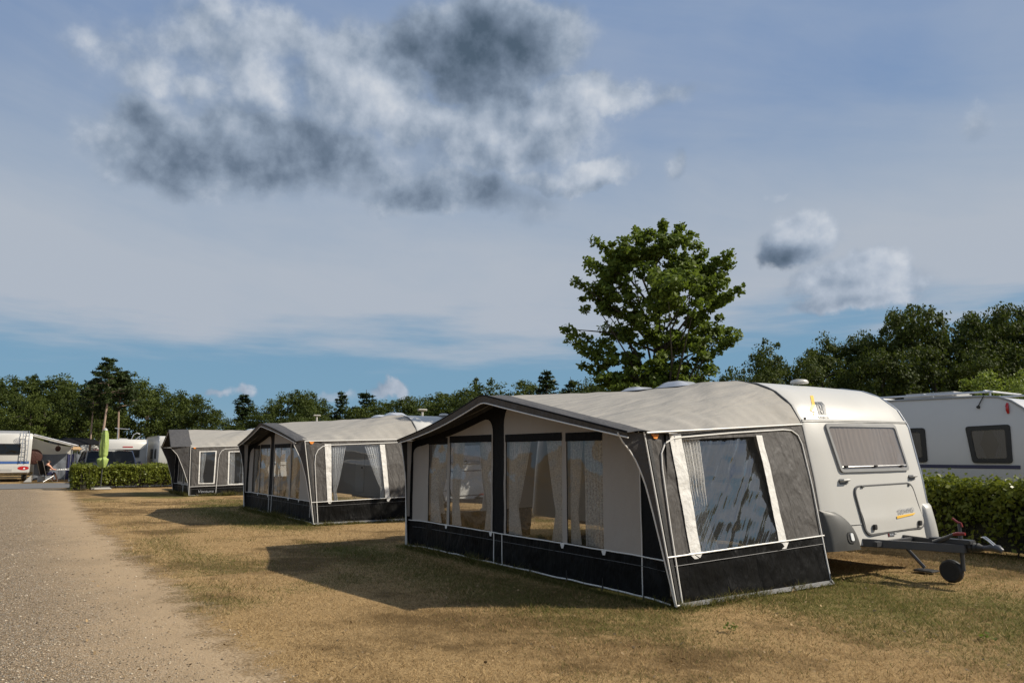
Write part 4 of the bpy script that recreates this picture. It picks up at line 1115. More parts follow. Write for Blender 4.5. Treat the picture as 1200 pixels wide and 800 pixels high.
tl = t.node('ShaderNodeBsdfTranslucent'); t.l.new(cr_.outputs[0], tl.inputs[0]); mx = t.node('ShaderNodeMixShader'); mx.inputs[0].default_value = .45
t.l.new(b.outputs[0], mx.inputs[1]); t.l.new(tl.outputs[0], mx.inputs[2]); t.l.new(mx.outputs[0], out.inputs[0]); M['blades'] = m
tag(link('grass', me, 'blades', None, False), None, None, None, 'stuff')

# ------------------------------------------------------------------ foliage
def leaf_cards(P, N, size, shape, r, tone):
    """P centres, N facing normals; leaf polygons as fans of quads (shape: list of (along, across))"""
    n = len(P)
    N = N / (np.linalg.norm(N, axis=1, keepdims=True) + 1e-9)
    T = np.cross(N, r.normal(size=(n, 3))); T /= (np.linalg.norm(T, axis=1, keepdims=True) + 1e-9)
    B = np.cross(N, T)
    s = size * (.6 + .8 * r.random(n))
    k = len(shape)
    sh = np.array(shape)
    bend = -.35 * (np.abs(sh[:, 0]) ** 2)
    V = P[:, None] + s[:, None, None] * (T[:, None] * sh[None, :, 0, None] + B[:, None] * sh[None, :, 1, None] + N[:, None] * bend[None, :, None] * .6)
    F = np.arange(n * k).reshape(n, k)
    return V.reshape(-1, 3), F, np.repeat(tone, k)
QUAD = [(-.5, 0), (0, -.32), (.5, 0), (0, .32)]
OAK = [(-.5, 0), (-.2, -.26), (.05, -.20), (.2, -.34), (.5, -.05), (.45, .12), (.15, .33), (0, .2), (-.25, .26)]

def sphere_pts(r, n): v = r.normal(size=(n, 3)); return v / np.linalg.norm(v, axis=1, keepdims=True)

def crown_mesh(name, lobes, nclump, per, clump_r, size, seed, shape=QUAD, shell=.55, droop=0.0):
    r = np.random.default_rng(seed)
    lob = np.array(lobes, float); w = lob[:, 3] ** 2; w /= w.sum()
    li = r.choice(len(lob), nclump, p=w)
    c = lob[li, :3] + sphere_pts(r, nclump) * (lob[li, 3] * (1 - (1 - shell) * r.random(nclump) ** 1.3))[:, None] * np.array([1, 1, .85])
    rad = clump_r * (.5 + r.random(nclump))
    ci = np.repeat(np.arange(nclump), per)
    o = sphere_pts(r, len(ci)) * (r.random(len(ci)) ** .45)[:, None] * rad[ci][:, None] * np.array([1, 1, .62])
    P = c[ci] + o
    cen = lob[li, :3][ci]
    N = (P - cen); N /= (np.linalg.norm(N, axis=1, keepdims=True) + 1e-9)
    N = N * .5 + r.normal(size=P.shape) * .6 + np.array([0, 0, .45])
    tone = np.clip(.25 + .35 * r.random(nclump)[ci] + .4 * (r.random(len(ci)) - .35), 0, 1)
    V, F, tn = leaf_cards(P, N, size, shape, r, tone)
    return np_mesh(name, V, F, tn), c

def limb_mesh(name, base_r, height, tips, seed, splits=(.25, .6), lean=(0, 0)):
    r = random.Random(seed); mb = MB()
    tr = [(lean[0] * k / 6 * height + r.uniform(-.012, .012) * height * (k > 0), lean[1] * k / 6 * height + r.uniform(-.012, .012) * height * (k > 0), height * splits[1] * 1.25 * k / 6) for k in range(7)]
    mb.tube(tr, [base_r * (1 - .12 * k) for k in range(7)], 9)
    for tp in tips:
        k = r.randint(2, 6); s = Vector(tr[k]); e = Vector(tp)
        if e.z < s.z: s = Vector(tr[2])
        m_ = s.lerp(e, .5) + Vector((r.uniform(-.04, .04) * height, r.uniform(-.04, .04) * height, r.uniform(0, .05) * height))
        mb.tube([s, s.lerp(m_, .5), m_, m_.lerp(e, .5), e], [base_r * .26, base_r * .2, base_r * .15, base_r * .10, base_r * .04], 5)
    return mb.mesh(name)

# variants of the wood's trees, one unit tall
BROAD = []
for k in range(6):
    r = np.random.default_rng(100 + k)
    lobes = [(0, 0, .60, .22), (r.uniform(-.1, .1), r.uniform(-.1, .1), .82, .155)]
    for j in range(9):
        a = j * 2.4 + r.uniform(-.4, .4); z = .18 + .62 * (j / 8) + r.uniform(-.05, .05); q = (.30 - .20 * max(0, z - .45)) * r.uniform(.7, 1.1)
        lobes.append((q * math.cos(a), q * math.sin(a), z, r.uniform(.12, .19)))
    cm, _ = crown_mesh('crown', lobes, 215, 52, .066, .0225, 200 + k)
    cm.materials.append(M['wood_leaf'])
    tm = limb_mesh('trunk', .022, 1.0, [(l[0] * .9, l[1] * .9, l[2]) for l in lobes], 300 + k); tm.materials.append(M['bark'])
    BROAD.append((tm, cm))
SPRUCE = []
for k in range(3):
    r = np.random.default_rng(400 + k); Ps = []; Ns = []; mb = MB()
    mb.tube([(0, 0, 0), (.005, 0, .5), (0, .004, 1.0)], [.016, .010, .002], 8)
    z = .10
    while z < .97:
        nb = int(5 + 3 * r.random()); L_ = (.27 if k != 1 else .34) * (1 - z) ** .72 * r.uniform(.7, 1.15) + .012
        for j in range(nb):
            a = r.random() * 6.28; l = L_ * r.uniform(.6, 1.15); up = r.uniform(.0, .30)
            tip = np.array([l * math.cos(a), l * math.sin(a), up * l])
            mb.tube([(0, 0, z), (tip[0] * .6, tip[1] * .6, z + tip[2] * .35), (tip[0], tip[1], z + tip[2])], [.004, .003, .001], 4)
            q = int(16 + 130 * l); f = .15 + .85 * r.random(q) ** .7
            p = np.array([0, 0, z]) + tip * f[:, None] + r.normal(size=(q, 3)) * np.array([.014, .014, .010]) * (1.2 - f * .6)[:, None]
            Ps.append(p); Ns.append(r.normal(size=(q, 3)) * .6 + np.array([0, 0, .8]))
        z += .030 + .018 * r.random()
    Pn = np.concatenate(Ps); Nn = np.concatenate(Ns)
    V, F, tn = leaf_cards(Pn, Nn, .038, [(-.5, 0), (0, -.16), (.5, 0), (0, .16)], r, np.clip(r.random(len(Pn)), 0, 1))
    cm = np_mesh('crown', V, F, tn); cm.materials.append(M['pine_leaf'])
    tm = mb.mesh('trunk'); tm.materials.append(M['bark']); SPRUCE.append((tm, cm))
# tall pine: bare stem, ragged top of level tiers
r = np.random.default_rng(55); mb = MB(); Ps = []; Ns = []
mb.tube([(0, 0, 0), (.006, 0, .3), (.02, .01, .6), (.012, 0, .98)], [.014, .0115, .008, .002], 8)
for z, l0, n_ in ((.62, .09, 4), (.66, .14, 6), (.70, .19, 7), (.74, .20, 8), (.78, .19, 8), (.82, .17, 7), (.86, .14, 7), (.90, .10, 6), (.94, .07, 5), (.975, .035, 4)):
    for j in range(n_):
        a = r.random() * 6.28; l = l0 * r.uniform(.45, 1.15); tip = np.array([l * math.cos(a), l * math.sin(a), l * r.uniform(-.05, .35)])
        mb.tube([(.012, .004, z), tuple(np.array([.012, .004, z]) + tip)], [.004, .001], 4)
        for c in (.55, .8, 1.0):
            q = 34; ctr = np.array([.012, .004, z]) + tip * c
            Ps.append(ctr + sphere_pts(r, q) * (r.random(q) ** .5)[:, None] * np.array([.045, .045, .022]) * (.5 + l * 3)); Ns.append(r.normal(size=(q, 3)) * .6 + np.array([0, 0, .7]))
Pn = np.concatenate(Ps); V, F, tn = leaf_cards(Pn, np.concatenate(Ns), .026, [(-.5, 0), (0, -.2), (.5, 0), (0, .2)], r, r.random(len(Pn)))
cm = np_mesh('crown', V, F, tn); cm.materials.append(M['pine_leaf']); tm = mb.mesh('trunk'); tm.materials.append(M['pine_bark']); PINE = (tm, cm)

def spot(tn, D):    # a place D metres out from the standing point on the bearing whose tangent is tn
    return (CX + D * (-.8251 + .5650 * tn), CY + D * (.5650 + .8251 * tn))
def plant_tree(var, loc, H, W, label, group, rz, name='tree', leaf=None):
    t = thing(name, label, 'tree', (loc[0], loc[1], 0), rz, group)
    t.scale = (W, W, H)
    a = bpy.data.objects.new('trunk', var[0]); COL.objects.link(a); a.parent = t
    c = bpy.data.objects.new('crown', var[1]); COL.objects.link(c); c.parent = t
    if leaf:
        c.material_slots[0].link = 'OBJECT'; c.material_slots[0].material = M[leaf]
    return t
TREES = [
    (-0.7447, 66, 8.77, 'b', 9.96, 'low dark tree half hidden under the skyline crowns of the left wood', 'trees of the wood at the left'),
    (-0.7068, 62, 8.26, 'b', 7.88, 'round dark crown on the skyline of the left wood, first from the left edge', 'trees of the wood at the left'),
    (-0.6836, 70, 9.45, 'b', 8.34, 'round dark crown on the skyline of the left wood, second from the left edge', 'trees of the wood at the left'),
    (-0.6415, 66, 9.32, 'b', 9.96, 'round dark crown on the skyline of the left wood, third from the left edge', 'trees of the wood at the left'),
    (-0.6052, 72, 9.42, 'b', 9.15, 'round dark crown on the skyline of the left wood, fourth from the left edge', 'trees of the wood at the left'),
    (-0.5866, 64, 8.78, 'b', 7.62, 'round dark crown on the skyline of the left wood, fifth from the left edge', 'trees of the wood at the left'),
    (-0.5325, 68, 9.47, 'b', 9.18, 'round dark crown on the skyline of the left wood, sixth from the left edge', 'trees of the wood at the left'),
    (-0.5011, 63, 8.37, 'b', 8.0, 'round dark crown on the skyline of the left wood, seventh from the left edge', 'trees of the wood at the left'),
    (-0.4758, 70, 8.62, 'b', 8.34, 'round dark crown on the skyline of the left wood, eighth from the left edge', 'trees of the wood at the left'),
    (-0.4527, 66, 7.6, 'b', 7.34, 'round dark crown on the skyline of the left wood, ninth from the left edge', 'trees of the wood at the left'),
    (-0.4315, 62, 6.21, 'b', 4.92, 'low dark tree half hidden under the skyline crowns of the left wood', 'trees of the wood at the left'),
    (-0.7913, 64, 8.17, 'b', 9.15, 'low dark tree half hidden under the skyline crowns of the left wood', 'trees of the wood at the left'),
    (-0.5662, 60, 7.26, 'b', 6.67, 'low dark tree half hidden under the skyline crowns of the left wood', 'trees of the wood at the left'),
    (-0.6602, 58, 6.87, 'b', 5.53, 'low dark tree half hidden under the skyline crowns of the left wood', 'trees of the wood at the left'),
    (-0.6124, 76, 8.06, 'b', 9.66, 'low dark tree half hidden under the skyline crowns of the left wood', 'trees of the wood at the left'),
    (-0.5613, 53, 8.68, 'p', 8.11, 'tallest pine with a bare pale trunk and ragged top behind the parasol', None),
    (-0.5373, 54, 7.85, 'p', 6.99, 'second pine with a straight bare trunk right of the tallest pine', None),
    (-0.5754, 54, 7.27, 'p', 5.72, 'smaller pine trunk left of the tallest pine, partly behind the parasol', None),
    (-0.6606, 74, 9.88, 's', 5.22, 'spruce tip poking up between round crowns at the far left', None),
    (-0.3969, 70, 6.23, 'b', 5.89, 'small round crown on the skyline above the middle awning, first from the left', 'broadleaf trees in the distant line'),
    (-0.3389, 74, 7.45, 'b', 7.36, 'small round crown on the skyline above the middle awning, second from the left', 'broadleaf trees in the distant line'),
    (-0.304, 78, 8.5, 'b', 8.35, 'small round crown on the skyline above the middle awning, third from the left', 'broadleaf trees in the distant line'),
    (-0.2807, 76, 8.68, 'b', 7.56, 'small round crown on the skyline above the middle awning, fourth from the left', 'broadleaf trees in the distant line'),
    (-0.2531, 80, 8.11, 'b', 7.34, 'small round crown on the skyline above the middle awning, fifth from the left', 'broadleaf trees in the distant line'),
    (-0.2998, 66, 6.43, 'b', 7.07, 'low tree filling the distant line under the skyline crowns', 'broadleaf trees in the distant line'),
    (-0.3522, 66, 5.81, 'b', 6.06, 'low tree filling the distant line under the skyline crowns', 'broadleaf trees in the distant line'),
    (-0.1824, 82, 7.99, 'b', 7.52, 'small round crown on the skyline above the middle awning, seventh from the left', 'broadleaf trees in the distant line'),
    (-0.1531, 84, 8.54, 'b', 8.99, 'small round crown on the skyline above the middle awning, eighth from the left', 'broadleaf trees in the distant line'),
    (-0.126, 80, 8.3, 'b', 8.56, 'small round crown on the skyline above the middle awning, ninth from the left', 'broadleaf trees in the distant line'),
    (-0.1037, 84, 9.03, 'b', 9.64, 'small round crown on the skyline above the middle awning, tenth from the left', 'broadleaf trees in the distant line'),
    (-0.2585, 70, 6.39, 'b', 7.49, 'low tree filling the distant line under the skyline crowns', 'broadleaf trees in the distant line'),
    (-0.2115, 74, 6.84, 'b', 6.79, 'small round crown on the skyline above the middle awning, sixth from the left', 'broadleaf trees in the distant line'),
    (-0.37, 72, 7.61, 's', 7.62, 'thin-topped spruce standing above the farthest awning roof', None),
    (-0.2359, 76, 8.29, 's', 6.44, 'pointed spruce in the distant line, left one of a pair above the middle awning', None),
    (-0.2005, 78, 8.56, 's', 8.26, 'broad spruce in the distant line, right one of a pair above the middle awning', None),
    (-0.0767, 70, 8.21, 'b', 8.56, 'round crown between the middle awning and the oak, second from the left', 'broadleaf trees in the nearer line'),
    (-0.0295, 64, 8.4, 'b', 9.3, 'round crown between the middle awning and the oak, third from the left', 'broadleaf trees in the nearer line'),
    (0.0059, 62, 8.33, 'b', 9.48, 'round crown between the middle awning and the oak, fourth from the left', 'broadleaf trees in the nearer line'),
    (-0.0472, 58, 6.87, 'b', 7.1, 'low tree filling the line left of the oak under the taller crowns', 'broadleaf trees in the nearer line'),
    (0.1064, 52, 7.25, 'b', 7.16, 'round crown between the middle awning and the oak, seventh from the left', 'broadleaf trees in the nearer line'),
    (0.154, 50, 7.63, 'b', 8.41, 'round crown between the middle awning and the oak, eighth from the left', 'broadleaf trees in the nearer line'),
    (0.0236, 56, 6.69, 'b', 7.71, 'low tree filling the line left of the oak under the taller crowns', 'broadleaf trees in the nearer line'),
    (0.2786, 48, 7.67, 'b', 7.34, 'round crown between the middle awning and the oak, ninth from the left', 'broadleaf trees in the nearer line'),
    (0.0767, 60, 7.26, 'b', 7.34, 'round crown between the middle awning and the oak, sixth from the left', 'broadleaf trees in the nearer line'),
    (-0.0942, 68, 7.38, 'b', 11.44, 'low tree filling the line left of the oak under the taller crowns', 'broadleaf trees in the nearer line'),
    (-0.0118, 66, 7.36, 'b', 11.1, 'low tree filling the line left of the oak under the taller crowns', 'broadleaf trees in the nearer line'),
    (0.0471, 64, 7.34, 'b', 10.77, 'round crown between the middle awning and the oak, fifth from the left', 'broadleaf trees in the nearer line'),
    (0.118, 62, 7.6, 'b', 10.43, 'low tree filling the line left of the oak under the taller crowns', 'broadleaf trees in the nearer line'),
    (-0.1705, 76, 7.34, 'b', 11.62, 'round crown between the middle awning and the oak, first from the left', 'broadleaf trees in the nearer line'),
    (-0.0589, 70, 7.38, 'b', 10.71, 'low tree filling the line left of the oak under the taller crowns', 'broadleaf trees in the nearer line'),
    (-0.0497, 66, 8.67, 's', 3.26, 'slim spruce leader sticking out above the treeline over the nearest awning peak', None),
    (0.0474, 58, 8.4, 's', 7.16, 'wide dark spruce just left of the oak', None),
    (0.0804, 56, 7.59, 's', 4.94, 'lower spruce tucked against the left side of the oak', None),
    (0.3353, 44, 8.06, 'b', 5.24, 'tall crown on the skyline of the right wood, second counted from the oak', 'trees of the wood at the right'),
    (0.3696, 46, 9.19, 'b', 6.21, 'tall crown on the skyline of the right wood, third counted from the oak', 'trees of the wood at the right'),
    (0.4049, 48, 9.11, 'b', 6.1, 'tall crown on the skyline of the right wood, fourth counted from the oak', 'trees of the wood at the right'),
    (0.4775, 46, 9.58, 'b', 5.84, 'tall crown on the skyline of the right wood, sixth counted from the oak', 'trees of the wood at the right'),
    (0.5042, 44, 9.44, 'b', 5.24, 'tall crown on the skyline of the right wood, seventh counted from the oak', 'trees of the wood at the right'),
    (0.543, 42, 10.62, 'b', 6.34, 'tall crown on the skyline of the right wood, eighth counted from the oak', 'trees of the wood at the right'),
    (0.5721, 44, 11.16, 'b', 6.29, 'tall crown on the skyline of the right wood, ninth counted from the oak', 'trees of the wood at the right'),
    (0.6004, 42, 10.47, 'b', 6.0, 'tall crown on the skyline of the right wood, tenth counted from the oak', 'trees of the wood at the right'),
    (0.6291, 44, 10.84, 'b', 5.94, 'tall crown on the skyline of the right wood, eleventh counted from the oak', 'trees of the wood at the right'),
    (0.6501, 42, 10.16, 'b', 5.34, 'lower dark tree standing in front of the tall crowns of the right wood', 'trees of the wood at the right'),
    (0.6754, 43, 10.94, 'b', 6.15, 'tall crown on the skyline of the right wood, twelfth counted from the oak', 'trees of the wood at the right'),
    (0.7004, 42, 11.09, 'b', 6.0, 'tall crown on the skyline of the right wood, thirteenth counted from the oak', 'trees of the wood at the right'),
    (0.7302, 41, 11.22, 'b', 6.51, 'lower dark tree standing in front of the tall crowns of the right wood', 'trees of the wood at the right'),
    (0.7827, 41, 11.01, 'b', 7.16, 'lower dark tree standing in front of the tall crowns of the right wood', 'trees of the wood at the right'),
    (0.8421, 42, 10.98, 'b', 8.0, 'lower dark tree standing in front of the tall crowns of the right wood', 'trees of the wood at the right'),
    (0.4283, 40, 7.62, 'b', 5.72, 'tall crown on the skyline of the right wood, fifth counted from the oak', 'trees of the wood at the right'),
    (0.512, 38, 7.55, 'b', 5.73, 'lower dark tree standing in front of the tall crowns of the right wood', 'trees of the wood at the right'),
    (0.584, 37, 7.61, 'b', 5.88, 'lower dark tree standing in front of the tall crowns of the right wood', 'trees of the wood at the right'),
    (0.6561, 37, 7.84, 'b', 5.88, 'lower dark tree standing in front of the tall crowns of the right wood', 'trees of the wood at the right'),
    (0.7284, 36, 7.89, 'b', 6.29, 'lower dark tree standing in front of the tall crowns of the right wood', 'trees of the wood at the right'),
    (0.3615, 38, 6.41, 'b', 4.83, 'lower dark tree standing in front of the tall crowns of the right wood', 'trees of the wood at the right'),
    (0.3078, 42, 6.56, 'b', 5.34, 'tall crown on the skyline of the right wood, first counted from the oak', 'trees of the wood at the right'),
    (0.4479, 45, 9.51, 'b', 5.56, 'wispy feathery tree standing out above the trees right of the oak', None),
    (0.6733, 26, 4.89, 'l', 3.49, 'bright yellow-green bush tree behind the grey caravan roof', None),
    (0.7167, 25, 4.67, 'l', 3.18, 'light green young tree at the right edge above the grey caravan', None),
    (0.4709, 30, 4.08, 'l', 2.54, 'small light green sapling peeking above the white caravan roof', None),
]

rr = random.Random(3)
for k, (tn, D, H, kind, W, label, grp) in enumerate(TREES):
    if kind == 's': W *= 1.45
    var = {'b': BROAD[k % 6], 'l': BROAD[(k + 3) % 6], 's': SPRUCE[k % 3], 'p': PINE}[kind]
    plant_tree(var, spot(tn, D), H, W, label, grp, rr.uniform(0, 6.28), {'b': 'broadleaf_tree', 'l': 'broadleaf_tree', 's': 'spruce_tree', 'p': 'pine_tree'}[kind], 'light_leaf' if kind == 'l' else None)

# the oak standing alone between the caravan rows
RTV = np.array([.5650, .8251, 0]); HDV = np.array([-.8251, .5650, 0])
ox, oy = spot(.2035, 20.0)
oak = thing('oak_tree', 'tall leafy green oak rising alone above the nearest awning roof', 'tree', (ox, oy, 0))
r = np.random.default_rng(12)
LB = [(1.27, 6.21, 0.82), (0.85, 6.91, 0.82), (0.06, 7.24, 0.82), (-0.79, 7.08, 0.82), (-1.37, 6.49, 0.82), (-1.47, 5.69, 0.82), (-1.05, 4.99, 0.82), (-0.26, 4.66, 0.82), (0.59, 4.82, 0.82), (1.17, 5.41, 0.82), (-0.1, 5.9, 1.25), (0.3, 6.6, 0.8), (-0.6, 5.3, 0.9), (-0.9, 4.1, 0.95), (0.6, 4.0, 1.0), (-0.2, 3.7, 1.1), (1.0, 4.6, 0.8), (-1.2, 3.5, 0.7), (0.7, 3.1, 0.8), (-0.3, 2.8, 0.9), (0.15, 7.55, 0.55), (-.6, 7.4, .6), (.8, 7.35, .6), (-1.2, 6.9, .6), (1.35, 6.8, .65), (1.75, 6.1, .5), (1.8, 5.0, .5)]
lobes = []
for dx, z, q in LB:
    dd = r.uniform(-.7, .7); p = RTV * dx + HDV * dd; lobes.append((p[0], p[1], z, q * .88))
    if q > .9:
        p = RTV * dx * .7 + HDV * (dd + r.choice([-1, 1]) * 1.2); lobes.append((p[0], p[1], z - .2, q * .75))
cm1, cl = crown_mesh('crown', lobes, 600, 54, .21, .118, 77, OAK, .05)
TIPS = [(-2.30, 6.35), (-1.75, 7.55), (-1.9, 7.1), (2.05, 7.15), (2.1, 6.9), (1.95, 5.95), (-2.6, 5.05), (-2.45, 4.85), (-2.1, 4.1), (2.05, 4.75), (1.8, 5.2), (1.75, 6.5), (-1.9, 6.0), (.3, 8.2), (-.5, 8.0), (.75, 8.05), (1.35, 7.2), (-1.3, 7.3), (-2.2, 4.5), (2.2, 6.1)]
tl = []; P = []; 
for dx, z in TIPS:
    p = RTV * dx + HDV * r.uniform(-.6, .6) + np.array([0, 0, z]); tl.append(tuple(p))
    base_ = np.array([p[0] * .45, p[1] * .45, z - .7])
    for f in np.linspace(.35, 1.0, 8):
        q = base_ + (p - base_) * f; k = int(22 + 10 * r.random())
        P.append(q + sphere_pts(r, k) * (r.random(k) ** .5)[:, None] * .17)
P = np.concatenate(P); V2, F2, t2 = leaf_cards(P, r.normal(size=P.shape) * .7 + np.array([0, 0, .5]), .125, OAK, r, np.clip(.3 + .6 * (r.random(len(P)) - .2), 0, 1))
link('crown', cm1, 'oak_leaf', oak, False)
link('outer_spray', np_mesh('outer_spray', V2, F2, t2), 'oak_leaf', oak, False)
tm = limb_mesh('trunk', .16, 7.0, [tuple(c) for c in cl[::16]] + tl[::2], 5, (.25, .75)); link('trunk', tm, 'bark', oak)

# ------------------------------------------------------------------ hedges
def make_hedge(label, x0, x1, y0, y1, h, n, size, seed, dens_low=.54, zlo=.05):
    r = np.random.default_rng(seed)
    t = thing('hedge', label, 'hedge', ((x0 + x1) / 2, (y0 + y1) / 2, 0))
    hx, hy = (x1 - x0) / 2, (y1 - y0) / 2
    # sample the five faces by area, pushed inwards by a random depth and bulged by noise
    ar = np.array([hx * h, hx * h, hy * h, hy * h, 2 * hx * hy * .9]); f = r.choice(5, n, p=ar / ar.sum())
    u = r.random(n) * 2 - 1; w = r.random(n)
    dep = .30 * r.random(n) ** 1.8
    x = np.where(f < 2, u * hx, np.where(f == 2, -hx, np.where(f == 3, hx, u * hx)))
    y = np.where(f == 0, -hy, np.where(f == 1, hy, np.where(f < 4, u * hy, (w * 2 - 1) * hy)))
    z = np.where(f < 4, zlo + (h - zlo) * w ** dens_low, h)
    nrm = np.zeros((n, 3)); nrm[f == 0, 1] = -1; nrm[f == 1, 1] = 1; nrm[f == 2, 0] = -1; nrm[f == 3, 0] = 1; nrm[f == 4, 2] = 1
    bul = (vnoise(x + y * 1.3, z * 2.2, .35, seed % 7) - .5) * .16
    rag = np.where(f == 4, (r.random(n) ** 6) * .16, 0)
    P = np.stack([x, y, z], -1) - nrm * (dep - bul - rag)[:, None]
    P[:, 2] *= 1 + .10 * (vnoise(P[:, 0] + seed, P[:, 1], .9, 3) - .5) * 2 * np.clip(P[:, 2] / h, 0, 1)
    # the foot draws in a little
    k = 1 - .10 * np.clip(1 - P[:, 2] / .4, 0, 1); P[:, 0] *= np.where(hx > 3, 1, k); P[:, 1] *= np.where(hy > 3, 1, k)
    N = nrm * .5 + r.normal(size=(n, 3)) * .65 + np.array([0, 0, .25])
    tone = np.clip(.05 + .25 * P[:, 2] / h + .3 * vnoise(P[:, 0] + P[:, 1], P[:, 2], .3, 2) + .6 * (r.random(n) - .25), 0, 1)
    V, F, tn = leaf_cards(P, N, size, QUAD, r, tone)
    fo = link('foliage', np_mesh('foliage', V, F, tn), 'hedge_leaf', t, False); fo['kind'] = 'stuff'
    mb = MB(); q = random.Random(seed)
    for k in range(int(max(hx, hy) * 2 * 9)):
        a = q.uniform(-1, 1); b = q.uniform(-.75, .75)
        p = (a * hx, b * hy) if hx > hy else (b * hx, a * hy)
        e = (p[0] + q.uniform(-.2, .2), p[1] + q.uniform(-.2, .2))
        mb.tube([(p[0], p[1], 0), ((p[0] + e[0]) / 2 + q.uniform(-.05, .05), (p[1] + e[1]) / 2, h * .5), (e[0], e[1], h * q.uniform(.8, .98))], [.014, .009, .004], 4)
    st = mb.build('stems', 'twig', t); st['kind'] = 'stuff'
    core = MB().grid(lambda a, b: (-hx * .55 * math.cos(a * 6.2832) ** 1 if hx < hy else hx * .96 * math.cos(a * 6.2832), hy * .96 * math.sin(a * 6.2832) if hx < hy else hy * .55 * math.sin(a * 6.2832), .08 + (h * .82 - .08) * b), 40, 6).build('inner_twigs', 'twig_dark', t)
    return t
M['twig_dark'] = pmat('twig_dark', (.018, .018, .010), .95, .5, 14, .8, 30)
make_hedge('long leafy hedge with ragged top behind the drawbar and in front of the grey caravan', -7.0, 6.5, 7.0, 8.0, 1.22, 42000, .085, 21)
make_hedge('clipped low green hedge behind the lime parasol with its long side facing the lane', -36.2, -35.2, -2.6, 3.6, 1.08, 15000, .105, 22)
make_hedge('square leafy hedge end jutting out at the corner of the lane beside the parasol', -35.1, -33.7, -3.5, -2.55, 1.10, 6500, .105, 23)
make_hedge('short low hedge farther back between the dark car and the far white caravans', -45.6, -44.9, .6, 4.5, 1.05, 4000, .13, 24)

